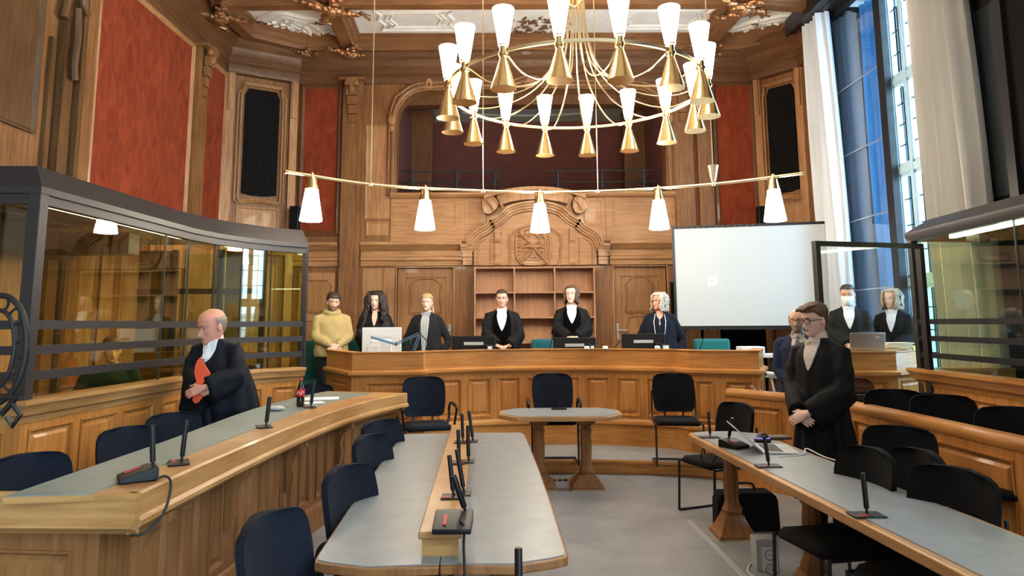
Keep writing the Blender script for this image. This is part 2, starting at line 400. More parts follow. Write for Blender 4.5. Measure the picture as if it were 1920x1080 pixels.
# carved door surround above the dock: stepped post with a scrolled shoulder
t = LY(96); mb = MB(); pbox(mb, PL, t-.06, t+.10, .9, 5.0, 0, .10); pbox(mb, PL, t+.16, t+.22, .9, 6.0, 0, .14); pbox(mb, PL, t-.20, t-.13, .9, 4.7, 0, .05)
ys = [(.0,4.95),(.03,5.15),(-.02,5.35),(-.12,5.55),(-.16,5.75),(-.14,6.0)]
mb.tube([Vector((WL+.10, t-3-.13+a, z)) for a, z in smooth_line([(a,z,0) for a,z in ys], 4) for a, z in [(a, z)]] if False else [(WL+.08, t-3-.10+q.x, q.y) for q in smooth_line([(a,z,0) for a,z in ys], 5)], .045, 8)
sc_pts = [(.06,5.95),(.16,5.78),(.17,5.60),(.09,5.45),(.05,5.30),(.09,5.16),(.16,5.12)]
mb.tube([(WL+.16, t-3+q.x+.02, q.y) for q in smooth_line([(a,z,0) for a,z in sc_pts], 5)], [.055]*20+[.045]*6+[.035]*5, 10)
mb.tube([(WL+.16, t-3+q.x, q.y) for q in smooth_line([(.0,5.1,0),(.03,4.8,0),(.01,4.45,0),(.04,4.3,0)], 4)], .04, 8)
part('carved_door_surround', mb, M['oak_dim'], lw, label='carved oak surround with a scrolled bracket')
# lower part of the left wall as seen through the dock glass
for a, b in even(2.6, 14.3, 11, .14):
    mb = MB(); panel(mb, PL, a, b, 1.12, 2.9, .02, False, .04); part('wall_panel', mb, M['oak'], lw)
# ------------------------------------------------ angled corner bays with dark panels
def bay(name, P_, z_top, tag_):
    mb = MB(); pbox(mb, P_, 0, P_.L, 0, 6.9, -.15, 0); L = min(P_.L, 1.2)
    w_ = struct(name, mb, M['oak_mid'])
    mb = MB(); sweep(mb, P_, [(o+.10 if o > 0 else o, z) for o, z in CORN]); part('cornice', mb, M['brown_across'], w_)
    mb = MB(); pbox(mb, P_, .0, .13, 0, 5.96, 0, .09); pbox(mb, P_, .02, .11, 5.3, 5.96, .09, .12); part('pilaster', mb, M['oak'], w_)
    e = P_.L if P_.L < 1.3 else .93
    mb = MB(); pbox(mb, P_, e-.13, e, 0, 5.96, 0, .09); pbox(mb, P_, e-.11, e-.02, 5.3, 5.96, .09, .12); part('pilaster', mb, M['oak'], w_)
    mb = MB(); c = e/2; hw = min(.29, e*.27)
    for q, (da, oo) in enumerate(((.11,.03),(.06,.05))):
        z0, z1 = 3.83-da*.6, 5.78+da*.6
        pts = [(c-hw-da, z0), (c-hw-da*.5, z0-.04), (c, z0+.0), (c+hw+da*.5, z0-.04), (c+hw+da, z0), (c+hw+da, z1-.2), (c+hw+da*.4, z1-.12), (c+hw+da*.3, z1), (c-hw-da*.3, z1), (c-hw-da*.4, z1-.12), (c-hw-da, z1-.2)]
        lp = [(P_.at(a, oo).x, P_.at(a, oo).y, z) for a, z in pts]
        mb.tube(lp + [lp[0]], .018, 6)
    part('panel_moulding', mb, M['oak'], w_)
    mb = MB(); oo = .03; z0, z1 = 3.86, 5.75; pts = [(c-hw,z0+.03),(c-hw*.4,z0),(c+hw*.4,z0),(c+hw,z0+.03),(c+hw,z1-.12),(c+hw*.8,z1),(c-hw*.8,z1),(c-hw,z1-.12)]
    mb.prism(pts, lambda a, z: (*P_.at(a, .002), z), lambda a, z: (*P_.at(a, oo), z))
    panel(mb, P_, c-hw+.05, c+hw-.05, z0+.12, z1-.18, oo-.004, False, .02)
    part('dark_panel', mb, M['black_wood'], w_, label='black painted panel')
    mb = MB(); panel(mb, P_, c-hw-.06, c+hw+.06, 3.12, 3.66, .012, False, .035); part('wall_panel', mb, M['oak'], w_)
    mb = MB(); panel(mb, P_, c-hw-.06, c+hw+.06, 1.2, 2.7, .012, False, .035); part('wall_panel', mb, M['oak'], w_)
    mb = MB(); sweep(mb, P_, [(0,2.85),(.07,2.85),(.10,2.9),(.10,2.96),(.05,3.0),(0,3.0)]); part('moulding', mb, M['oak_across'], w_)
    return w_
bay('wall_back_left', PD, 5.96, 'left'); bay('wall_back_right', PE, 5.96, 'right')
# ------------------------------------------------ back wall with gallery opening
OX0, OX1, OZ0, OZ1 = P(742,300,Y=WB).x, P(1250,300,Y=WB).x, 3.90, 5.86
DZ = 2.63
d1 = (P(745,500,Y=WB).x, P(850,500,Y=WB).x); d2 = (P(1150,500,Y=WB).x, P(1249,500,Y=WB).x)
mb = MB(); Y0, Y1 = WB, WB+.35
mb.box(-3.9, OX0, Y0, Y1, OZ0, 6.9); mb.box(OX1, 4.45, Y0, Y1, OZ0, 6.9); mb.box(OX0, OX1, Y0, Y1, OZ1+.02, 6.9)
mb.box(-3.9, 4.45, Y0, Y1, DZ, OZ0)
for a, b in ((-3.9, d1[0]), (d1[1], d2[0]), (d2[1], 4.45)): mb.box(a, b, Y0, Y1, 0, DZ)
for sx_, xx in ((1, OX0), (-1, OX1)):      # rounded shoulders of the opening
    pts = [(xx, OZ1+.03)] + [(xx+sx_*(.55-.55*math.cos(a)), OZ1-.55+.55*math.sin(a)-.0) for a in [i*math.pi/2/8 for i in range(9)]]
    pts = pts[1:] + [(xx, OZ1+.03)]
    mb.plate(pts, Y0, Y1)
bw = struct('wall_back', mb, M['oak_mid'])
mb = MB(); sweep(mb, PB, CORN); part('cornice', mb, M['brown_across'], bw)
mb = MB(); mb.box(OX0-.1, OX1+.1, WB-.03, WB, 5.99, 6.3); part('frieze', mb, M['brown_across'], bw)
BX = PB.at(0).x
def bt(px, py=300): return P(px, py, Y=WB).x - BX      # distance along the back wall
# opening architrave
mb = MB()
lp = [(OX0-.05, 3.9), (OX0-.05, 5.30)] + [(OX0-.05+.6*(1-math.cos(a)), 5.30+.6*math.sin(a)) for a in [i*math.pi/2/8 for i in range(1,9)]]
rp = [(OX1+.05-(x-OX0+.05), z) for x, z in reversed(lp)]
mid = [(0.05,5.93),(.2,5.99),(.33,6.02),(.46,5.99),(.6,5.93)]
full = lp + mid + rp
for rr_, oo in ((.05,.03),(.028,.075),(.02,-.01)): 
    k = [0, .07, -.05][[.03,.075,-.01].index(oo)]
    mb.tube([(x + (k if x > .33 else -k)*(1 if z < 5.7 else .3), WB-.02-oo*.3, z+(k if z > 5.6 else 0)) for x, z in full], rr_, 8)
part('architrave', mb, M['oak_mid'], bw)
mb = MB()
for cx_ in (P(805,160,Y=WB).x, P(990,165,Y=WB).x, P(1165,165,Y=WB).x):
    for q in (-1, 1):
        pts = [(cx_+q*(.02+.045*k*math.cos(k*2.2)), WB-.07, 5.97+.05*k*math.sin(k*2.2)) for k in [j*.25 for j in range(1,11)]]
        mb.tube(pts, [.028*(1-.05*j) for j in range(10)], 7)
    mb.sphere((cx_, WB-.07, 6.0), .05, 10, sy=.6)
for q, xx in ((1, OX0-.07), (-1, OX1+.07)):
    mb.sphere((xx, WB-.07, 5.28), .07, 10, sy=.5, sz=1.3); mb.sphere((xx, WB-.06, 5.12), .05, 10, sy=.5, sz=1.5); mb.sphere((xx, WB-.05, 4.98), .035, 10, sy=.5, sz=1.5)
part('carved_ornament', mb, M['oak'], bw)
# gallery room behind
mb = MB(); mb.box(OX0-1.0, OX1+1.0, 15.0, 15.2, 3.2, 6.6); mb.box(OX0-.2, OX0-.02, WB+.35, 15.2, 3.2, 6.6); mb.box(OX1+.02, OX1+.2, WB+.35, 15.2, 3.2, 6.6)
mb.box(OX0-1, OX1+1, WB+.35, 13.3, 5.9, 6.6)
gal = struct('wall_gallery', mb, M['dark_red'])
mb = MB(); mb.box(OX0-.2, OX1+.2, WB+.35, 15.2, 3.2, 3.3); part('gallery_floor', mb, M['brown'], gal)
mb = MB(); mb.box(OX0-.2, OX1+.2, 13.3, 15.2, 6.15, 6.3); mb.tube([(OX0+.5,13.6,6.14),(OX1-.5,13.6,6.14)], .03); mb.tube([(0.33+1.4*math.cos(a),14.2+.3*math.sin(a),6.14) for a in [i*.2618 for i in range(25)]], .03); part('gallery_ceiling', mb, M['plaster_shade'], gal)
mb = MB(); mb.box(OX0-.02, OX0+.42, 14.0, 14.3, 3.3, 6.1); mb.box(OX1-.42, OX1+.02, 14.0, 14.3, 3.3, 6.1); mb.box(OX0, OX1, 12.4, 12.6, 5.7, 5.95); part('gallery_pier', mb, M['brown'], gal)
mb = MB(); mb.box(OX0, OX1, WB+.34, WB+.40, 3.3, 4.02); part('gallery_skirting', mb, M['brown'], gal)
# big pilasters, red panels
pilaster(PB, bt(644), bt(680), .4, 6.0, .14, bw, 'oak_mid'); pilaster(PB, bt(1262), bt(1298), .4, 6.0, .10, bw, 'oak_mid'); pilaster(PB, bt(1305), bt(1332), .4, 6.0, .14, bw, 'oak_mid', False)
for a, b in ((686, 736),):
    mb = MB(); panel(mb, PB, bt(a), bt(b), 3.5, 5.2, .012, False, .03); part('wall_panel', mb, M['oak'], bw)
mb = MB(); panel(mb, PB, bt(690), bt(733), 3.2, 3.44, .012, False, .03); part('wall_panel', mb, M['oak'], bw)
red_panel(PB, .06, bt(640), 3.2, 5.97, bw, 'brown'); red_panel(PB, bt(1338), PB.L-.03, 3.2, 5.97, bw, 'brown')
mb = MB(); pbox(mb, PB, bt(686), bt(744), .4, 2.62, 0, .02); pbox(mb, PB, bt(724), bt(744), .4, 2.62, .02, .05); part('wall_panel', mb, M['oak'], bw)
# entablature over the doors
ENT = [(0,2.66),(.05,2.66),(.06,2.74),(.09,2.76),(.09,2.80),(.05,2.83),(.05,2.92),(.10,2.94),(.14,3.0),(.18,3.02),(.18,3.07),(0,3.07)]
mb = MB()
for a, b in ((0, bt(640)), (bt(682), bt(868)), (bt(1138), bt(1258)), (bt(1336), PB.L)): sweep(mb, PB, ENT, a, b)
part('entablature', mb, M['oak_across'], bw)
# gallery parapet
mb = MB(); sweep(mb, PB, [(0,3.86),(.10,3.86),(.14,3.90),(.14,3.94),(-.12,3.94),(-.12,3.86)], bt(735), bt(1262)); pbox(mb, PB, bt(735), bt(1262), 3.08, 3.86, 0, .02)
spans = [(bt(741), bt(855)), (bt(877), bt(913))]
for a, b in spans: 
    panel(mb, PB, a, b, 3.36, 3.80, .022, False, .035)
for a, b in ((1092, 1126), (1147, 1255)): panel(mb, PB, bt(a), bt(b), 3.36, 3.80, .022, False, .035)
for a in (862, 1133): pbox(mb, PB, bt(a), bt(a+10), 3.09, 3.86, .02, .04)
part('parapet', mb, M['oak_across'], bw)
# pediment
mxc = P(1003, 420, Y=11.85).x
def half(pts, Y=11.85):
    q = [P(x, y, Y=Y) for x, y in pts]; q = [(v.x, v.z) for v in q]
    return q + [(2*mxc-x, z) for x, z in reversed(q[:-1] if abs(q[-1][0]-mxc) < .03 else q)]
outer = half([(864,462),(876,461),(880,450),(886,440),(895,433),(906,427),(914,420),(918,411),(924,413),(934,407),(944,398),(952,391),(964,386),(980,382),(1003,380)])
inner = half([(888,470),(890,460),(896,450),(906,444),(916,440),(924,432),(932,424),(944,417),(954,408),(966,401),(982,397),(1003,395)])
mb = MB(); mb.plate(inner + [(inner[-1][0], 2.66), (inner[0][0], 2.66)], 11.93, 12.0)
def band(line, dz, r0, y0, y1):
    """stepped moulding strip following a line in the wall plane"""
    rs = []
    for i, (x, z) in enumerate(line):
        a = line[max(i-1,0)]; b = line[min(i+1,len(line)-1)]; d = Vector((b[0]-a[0], b[1]-a[1])).normalized(); n = Vector((-d.y, d.x))
        p = Vector((x, z)) + n*dz; q = p + n*r0
        rs.append([(p.x,y0,p.y),(q.x,y0,q.y),(q.x,y1,q.y),(p.x,y1,p.y)])
    return rs
lin = [(q.x, q.y) for q in smooth_line([(x,z,0) for x,z in outer], 4)]
for dz, r0, y0 in ((-.02,.035,11.72),(-.055,.035,11.78),(-.10,.045,11.83),(-.135,.04,11.88)): mb.rings(band(lin, dz, r0, y0, 11.99))
for q in (0, 1):
    for (x0,x1,z0,z1,y0) in ((864,885,3.0,3.02,11.76),(865,884,2.93,2.97,11.80),(868,885,2.66,2.93,11.84),(866,886,2.80,2.83,11.80),(866,886,2.74,2.76,11.81)):
        a = P(x0,480,Y=11.85).x; b = P(x1,480,Y=11.85).x
        if q: a, b = 2*mxc-a, 2*mxc-b
        mb.box(a, b, y0, 12, z0, z1)
    # inner posts with console
    a = P(928,480,Y=11.88).x; b = P(939,480,Y=11.88).x
    if q: a, b = 2*mxc-a, 2*mxc-b
    mb.box(a, b, 11.88, 11.95, 2.68, 3.3); mb.box(a, b, 11.84, 11.95, 3.05, 3.24); mb.box(a-.01, b+.01, 11.83, 11.95, 3.22, 3.27); mb.box(a-.01,b+.01,11.86,11.95,2.84,2.86)
    mb.tube([((a+b)/2-.04,11.85,3.09),((a+b)/2+.04,11.85,3.09)], .03, 10)
    arch = [(896,496),(896,462),(903,452),(912,447),(920,447),(920,496)]
    lp = [P(x,y,Y=11.92) for x,y in arch]; lp = [(2*mxc-v.x if q else v.x, 11.925, v.z) for v in lp]
    mb.tube(lp, .014, 6)
pdm = part('pediment', mb, M['oak_across'], bw)
lp = half([(958,498),(955,480),(956,470),(953,458),(955,440),(965,432),(975,426),(990,421),(1003,417)])
mb = MB(); mb.tube([(x,11.92,z) for x,z in lp], .018, 6); mb.tube([((x-mxc)*.93+mxc,11.925,(z-2.7)*.95+2.7) for x,z in lp], .010, 6); part('cartouche_moulding', mb, M['oak'], pdm)
# carved banner over the pediment: scrolled strip with cut marks
mb = MB(); top = half([(908,372),(925,366),(945,361),(970,357),(1003,355)], 11.8)
mb.rings(band([(q.x,q.y) for q in smooth_line([(x,z,0) for x,z in top],5)], -.02, .06, 11.72, 12.0))
st = half([(936,378),(955,372),(980,368),(1003,367)], 11.8); mb.rings(band(st, -.06, .17, 11.80, 11.98))
for q in (-1, 1):
    ex = mxc+q*(mxc-P(920,385,Y=11.8).x); ez = P(920,385,Y=11.8).z
    lp = [(ex+q*.02+.13*math.cos(a)*(1+.15*math.cos(3*a)), ez+.15*math.sin(a)*(1+.1*math.sin(2*a))) for a in [i*2*math.pi/14 for i in range(14)]]
    mb.plate(lp, 11.78, 11.98); mb.tube([(x,11.78,z) for x,z in lp[:9]], .02, 6); mb.tube([(ex-.08,11.76,ez+.1),(ex,11.74,ez),(ex+.05,11.76,ez-.1)], .02, 6)
    mb.tube([(ex-q*.12,11.77,ez+.14),(ex-q*.18,11.76,ez+.02),(ex-q*.22,11.77,ez-.06)], .025, 6)
rnd = random.Random(3)
for k in range(17):      # cut relief along the banner
    i = k/16; x = st[0][0]*(1-i)+st[-1][0]*i; z = 3.82+.07*math.sin(math.pi*i); 
    if rnd.random() < .85: mb.box(x-.007, x+.007, 11.785, 11.81, z, z+.085)
    if rnd.random() < .6: mb.box(x-.005, x+.035, 11.785, 11.81, z+.03, z+.045)
part('carved_banner', mb, M['oak'], pdm, label='carved scrolled banner')
# carved coat of trophies over the bookcase
mb = MB(); cc = P(1000, 463, Y=11.9); cx_, cz_ = cc.x, cc.z
lp = [(cx_+.30*math.copysign(abs(math.cos(a))**.6, math.cos(a)), cz_+.31*math.copysign(abs(math.sin(a))**.6, math.sin(a))) for a in [i*2*math.pi/28 for i in range(28)]]
mb.plate(lp, 11.90, 11.97); mb.tube([(x,11.89,z) for x,z in lp+lp[:1]], .022, 6)
lp2 = [((x-cx_)*.72+cx_, (z-cz_)*.74+cz_) for x, z in lp]; mb.tube([(x,11.885,z) for x,z in lp2+lp2[:1]], .014, 6)
for i in range(9): 
    a = math.pi*(1.15+.7*i/8); mb.tube([(cx_,11.89,cz_-.03),(cx_+.17*math.cos(a)*1.2,11.88,cz_+.2*math.sin(a))], [.012,.02], 6)
mb.tube([(cx_-.20,11.84,cz_+.22),(cx_,11.82,cz_+.0),(cx_+.24,11.85,cz_-.29)], [.022,.018,.018], 8)
mb.tube([(cx_+.18,11.86,cz_+.22),(cx_-.02,11.85,cz_-.04),(cx_-.22,11.86,cz_-.3)], [.016,.014,.022], 8)
mb.sphere((cx_-.20,11.84,cz_+.23), .05, 10); 
for k in range(7): a = k*.9; mb.sphere((cx_-.20+.05*math.cos(a),11.83,cz_+.23+.05*math.sin(a)), .018, 8)
mb.tube([(cx_-.20,11.84,cz_-.02),(cx_-.08,11.82,cz_+.01),(cx_+.0,11.81,cz_-.01),(cx_+.12,11.82,cz_+.01),(cx_+.2,11.85,cz_-.03)], [.012,.03,.028,.03,.01], 8)
for q in (-1,1):
    for k in range(7): mb.sphere((cx_+q*.25,11.89,cz_-.2+.065*k), .02, 8)
    mb.tube([(cx_+q*.05,11.87,cz_+.22),(cx_+q*.12,11.85,cz_+.14),(cx_+q*.1,11.87,cz_+.06),(cx_+q*.17,11.88,cz_+.05)], .018, 6)
part('carved_crest', mb, M['oak_across'], pdm, label='carved crossed staffs in a scrolled shield')
# doors
def door(name, x0, x1, handle_left, lab, y=WB+.10, z0=.4, z1=DZ):
    Pd = Path([(x0,y),(x1,y)]); mb = MB(); pbox(mb, Pd, 0, Pd.L, z0, z1, -.05, 0); w_ = Pd.L
    for a, b in ((.0,.13),(w_-.13,w_)): pbox(mb, Pd, a, b, z0, z1, 0, .025)
    for a, b in ((z0,z0+.22),(z1-.16,z1)): pbox(mb, Pd, .13, w_-.13, a, b, 0, .025)
    d = struct(name, mb, M['door'], label=lab)
    mb = MB(); zc = z0+1.42
    for hw, zb, zt, ar in ((w_/2-.2, zc+.02, z1-.22, .06),(w_/2-.2, z0+.3, zc-.05, 0)):
        c = x0+w_/2
        lp = [(c-hw,zb)] + [(c-hw+.04*math.sin(k*math.pi), zb+(zt-zb)*k) for k in (.3,.6,.85)] + [(c-hw+.08,zt-.02),(c-hw*.5,zt+ar*.5),(c,zt+ar*.6),(c+hw*.5,zt+ar*.5),(c+hw-.08,zt-.02)] + [(c+hw-.04*math.sin(k*math.pi), zb+(zt-zb)*k) for k in (.85,.6,.3)] + [(c+hw,zb),(c+hw*.4,zb-.02),(c,zb+.015),(c-hw*.4,zb-.02)]
        mb.tube([(x,y-.012,z) for x,z in lp+lp[:1]], .016, 6)
        lp2 = [((x-c)*.9+c, (z-(zb+zt)/2)*.92+(zb+zt)/2) for x, z in lp]; mb.plate(lp2, y-.018, y)
    panel(mb, Pd, .13, w_-.13, z0+.22, z1-.16, .0, False, .02)
    part('door_panel', mb, M['door'], d)
    mb = MB(); hx = x0+.06 if handle_left else x1-.06; q = 1 if handle_left else -1; hz = z0+1.13
    mb.box(hx-.02, hx+.02, y-.04, y-.025, hz-.16, hz+.12); mb.tube([(hx,y-.03,hz),(hx,y-.08,hz)], .010, 8); mb.tube([(hx,y-.08,hz),(hx+q*.17,y-.08,hz-.005)], .011, 8)
    part('door_handle', mb, M['silver'], d, label='metal lever handle')
    mb = MB(); mb.box(x0-.02, x0+.0, WB-.02, WB+.2, z0, z1+.02); mb.box(x1, x1+.02, WB-.02, WB+.2, z0, z1+.02); mb.box(x0, x1, WB-.02, WB+.2, z1, z1+.02); part('door_frame', mb, M['oak'], d)
door('door_1', d1[0], d1[1], False, 'oak door to the left of the bookcase'); door('door_2', d2[0], d2[1], True, 'oak door to the right of the bookcase')
def wdoor(name, px0, px1, lab):
    x0, x1 = P(px0,580,Y=WB).x, P(px1,580,Y=WB).x
    d = struct(name, MB().box(x0, x1, WB-.04, WB, .4, 2.55), M['oak'], label=lab); mb = MB(); c = (x0+x1)/2; hw = (x1-x0)/2-.06
    for zb, zt in ((.6,1.72),(1.84,2.42)):
        lp = [(c-hw,zb+.05),(c-hw+.03,(zb+zt)/2),(c-hw,zt-.1),(c-hw+.08,zt),(c+hw-.08,zt),(c+hw,zt-.1),(c+hw-.03,(zb+zt)/2),(c+hw,zb+.05),(c,zb)]
        mb.tube([(x,WB-.045,z) for x,z in lp+lp[:1]], .016, 6); mb.plate([((x-c)*.88+c,(z-(zb+zt)/2)*.92+(zb+zt)/2) for x,z in lp], WB-.06, WB-.04)
    part('door_panel', mb, M['door'], d)
    part('door_knob', MB().sphere((x0+.13, WB-.12, 1.5), .045, 12).tube([(x0+.13,WB-.12,1.5),(x0+.13,WB-.02,1.5)], .015), M['white_plastic'], d, label='white round knob')
wdoor('door_3', 560, 628, 'oak door behind the man in the tan hoodie')
mb = MB()
for k in range(26):       # ribbed dark dado below the projection screen
    x = 2.78 + k*.075; mb.box(x, x+.04, WB-.06, WB, .4, 2.3)
mb.box(2.75, 4.5, WB-.03, WB, .4, 2.35); part('ribbed_dado', mb, M['black_wood'], bw)
# ------------------------------------------------ ceiling
CZ = 6.74
mb = MB(); mb.box(-5.3, 6.6, -3, 12.4, CZ, CZ+.15); ceil = struct('ceiling', mb, M['plaster'])
def beam(pts, w_=.17):
    Pc = Path(pts); mb = MB()
    sweep(mb, Pc, [(-w_,CZ),(-w_,6.66),(-w_*.86,6.64),(-w_*.8,6.56),(-w_*.6,6.53),(-w_*.52,6.46),(w_*.52,6.46),(w_*.6,6.53),(w_*.8,6.56),(w_*.86,6.64),(w_,6.66),(w_,CZ)])
    return part('ceiling_beam', mb, M['beam'], ceil)
def c2(x, y): q = P(x, y, h=6.46); return (q.x, q.y)
beam([c2(385,-60), c2(414,24), c2(466,72), c2(572,98), c2(1380,96), c2(1530,68)])
beam([c2(400,16), c2(620,14), c2(1395,12), c2(1580,24)])
beam([c2(655,97), c2(620,14), c2(600,-40)], .2); beam([c2(1322,95), c2(1397,12), c2(1440,-40)], .2)
for y_ in (8.2, 6.2, 4.2, 2.2): beam([(-4.7,y_),(4.8,y_)])
for x_ in (-2.4, 2.6): beam([(x_,9.2),(x_,-2.8)], .2)
beam([(-4.62,9.4),(-4.62,-2.8)])
def boss(px, py, s=1.0, seed=1):
    c = P(px, py, h=6.43); r = random.Random(seed); mb = MB()
    for k in range(4):
        a = k*math.pi/2 + .5; L = .42*s
        for j in range(7):
            t_ = j/6; x = c.x+math.cos(a)*L*t_; y = c.y+math.sin(a)*L*t_
            mb.sphere((x+r.uniform(-.04,.04), y+r.uniform(-.04,.04), 6.42-.05*(1-t_)+r.uniform(-.02,.02)), (.085-.045*t_)*s, 8, sz=.6)
            mb.tube([(x,y,6.42),(x+r.uniform(-.12,.12)*s,y+r.uniform(-.12,.12)*s,6.40),(x+r.uniform(-.14,.14)*s,y+r.uniform(-.14,.14)*s,6.44)], [.02,.024,.008], 6)
    mb.sphere((c.x,c.y,6.38), .10*s, 12, sz=.9)
    for j in range(8): a = j*.785; mb.sphere((c.x+.1*s*math.cos(a), c.y+.1*s*math.sin(a), 6.37), .035*s, 8)
    part('carved_boss', mb, M['gilt'], ceil, label='bronzed carved leaf boss')
for k, (x, y, s) in enumerate(((412,28,1.1),(622,14,1.2),(657,97,.9),(1322,95,.9),(1396,12,1.2),(572,97,.5))): boss(x, y, s, k)
def rosette(px, py, rx, ry, seed, scroll=True):
    c = P(px, py, h=CZ); r = random.Random(seed); mb = MB(); z = CZ-.012
    def wob(a, k): return 1 + .10*math.cos(4*a+.3) + .06*math.cos(8*a+k)
    for q, rr_ in ((1.35,.045),(1.22,.022),(1.0,.020)):
        mb.tube([(c.x+rx*q*wob(a,0)*math.cos(a), c.y+ry*q*wob(a,0)*math.sin(a), z) for a in [i*2*math.pi/48 for i in range(49)]], rr_, 6)
    for ring, n, s in ((.25,6,.05),(.5,12,.055),(.78,18,.055)):
        for j in range(n):
            a = j*2*math.pi/n + r.uniform(-.1,.1); q = ring+r.uniform(-.05,.05)
            x = c.x+rx*q*math.cos(a); y = c.y+ry*q*math.sin(a)
            mb.tube([(x,y,z),(x+.07*math.cos(a+1.2),y+.07*math.sin(a+1.2),z-.02),(x+.10*math.cos(a+2.2),y+.10*math.sin(a+2.2),z)], [.012,.026,.010], 6)
    mb.sphere((c.x,c.y,z), .07, 12, sz=.4); mb.tube([(c.x+.13*math.cos(a),c.y+.13*math.sin(a),z) for a in [i*.5236 for i in range(13)]], .016, 6)
    ro = part('plaster_rosette', mb, M['plaster'], ceil)
    if scroll:
        mb = MB()
        for a in (.75, 2.4, 3.9, 5.5):
            x = c.x+rx*1.1*math.cos(a); y = c.y+ry*1.1*math.sin(a)
            mb.tube([(x+.05*math.cos(a+2)+.03*k*math.cos(k*1.1+a), y+.03*k*math.sin(k*1.1+a), z-.02) for k in [j*.4 for j in range(9)]], [.008+.005*math.sin(j*.4) for j in range(9)], 6)
            mb.tube([(x-.22*math.sin(a-.5),y+.22*math.cos(a-.5),z-.02),(x-.1*math.sin(a),y+.1*math.cos(a),z-.03),(x,y,z-.02)], [.005,.014,.01], 6)
        part('bronzed_scroll', mb, M['brown'], ceil)
rosette(548, 54, .62, .42, 1); rosette(1450, 58, .62, .42, 2)
c = P(1003, 48, h=CZ); mb = MB(); r = random.Random(5)
for k in range(95):
    x = c.x+r.uniform(-.55,.55); y = c.y+r.uniform(-.33,.33); a = r.uniform(0,6.28); s = r.uniform(.05,.11)
    mb.tube([(x,y,CZ-.012),(x+s*math.cos(a),y+s*math.sin(a),CZ-.02),(x+1.4*s*math.cos(a+.7),y+1.4*s*math.sin(a+.7),CZ-.012)], [.004,.016,.004], 6)
part('bronzed_scroll', mb, M['brown'], ceil)
mb = MB()
for x0, x1 in ((-2.25,-.95),(1.75,3.35)):
    for q in (0, .12, .2):
        lp = [(x0+q,10.62+q*.6),(x0+q+.1,10.8),(x0+q+.02,11.0),(x0+q+.1,11.2),(x0+q,11.42-q*.6),(x1-q,11.42-q*.6),(x1-q-.1,11.2),(x1-q-.02,11.0),(x1-q-.1,10.8),(x1-q,10.62+q*.6)]
        mb.tube([(x,y,CZ-.006) for x,y in lp+lp[:1]], .022 if q else .035, 6)
part('plaster_moulding', mb, M['plaster'], ceil)
# ------------------------------------------------ right wall and window
mb = MB(); mb.box(WR, WR+.15, 10.35, 10.9, 0, 6.9); mb.box(WR, WR+.25, -3, 7.3, 0, 6.9); mb.box(WR, WR+.25, 7.3, 10.4, 0, .85); mb.box(WR, WR+.25, 7.3, 10.4, 6.55, 6.9)
rw = struct('wall_right', mb, M['black_wood'])
mb = MB()
for a, b in ((13.75-6.95+.1,10.2),(10.3,13.0)): panel(mb, PR, 10.75-6.6+ (a-6.9), 10.75-6.6+(b-6.9), 2.6, 6.2, .0, False, .08)
part('wall_panel', mb, M['black_wood'], rw)
mb = MB(); mb.box(WR-.04, WR-.02, 6.72, 7.05, 2.9, 4.92); part('dark_pane', mb, M['glass_dark'], rw); 
mb = MB(); mb.box(WR-.06, WR-.0, 7.05, 7.09, 2.8, 5.2); mb.box(WR-.06, WR-.0, 6.60, 6.72, 2.8, 5.2); part('pane_frame', mb, M['metal_dark'], rw)
# glazed opening
win = struct('window_1', MB().box(5.06, 5.16, 8.82, 8.96, .85, 6.55).box(5.06,5.16,7.3,7.42,.85,6.55).box(5.06,5.16,7.3,8.9,.85,1.0).box(5.06,5.16,7.3,8.9,6.4,6.55), M['steel_blue'], label='tall leaded window')
for ya, yb in ((7.42, 7.78), (7.84, 8.20), (8.26, 8.50), (8.56, 8.82)):
    for za, zb in ((1.0, 2.1), (2.2, 3.55), (3.65, 4.75), (4.85, 6.4)):
        mb = MB(); mb.box(5.09, 5.13, ya, yb, za-.03, za)
        mb.box(5.08, 5.14, ya-.03, ya+.02, za, zb); mb.box(5.08, 5.14, yb-.02, yb+.03, za, zb); mb.box(5.08,5.14,ya,yb,za,za+.04); mb.box(5.08,5.14,ya,yb,zb-.04,zb)
        s_ = part('window_sash', mb, M['steel_blue'], win)
        part('pane', MB().box(5.108, 5.112, ya, yb, za, zb), M['glass_window'], s_)
        mb = MB(); n = 1
        for k in range(1, n+1):
            y_ = ya+(yb-ya)*k/(n+1); mb.box(5.102, 5.118, y_-.007, y_+.007, za, zb)
        nz = max(2, round((zb-za)/.30))
        for k in range(1, nz): z_ = za+(zb-za)*k/nz; mb.box(5.102, 5.118, ya, yb, z_-.007, z_+.007)
        part('leading', mb, M['lead'], s_)
mb = MB(); mb.box(5.06,5.16,7.78,7.84,.9,6.5); mb.box(5.06,5.16,8.20,8.26,.9,6.5); mb.box(5.06,5.16,8.50,8.56,.9,6.5)
for z in (2.15, 3.6, 4.8): mb.box(5.07,5.15,7.35,8.9,z-.05,z+.05)
part('mullion', mb, M['steel_blue'], win)
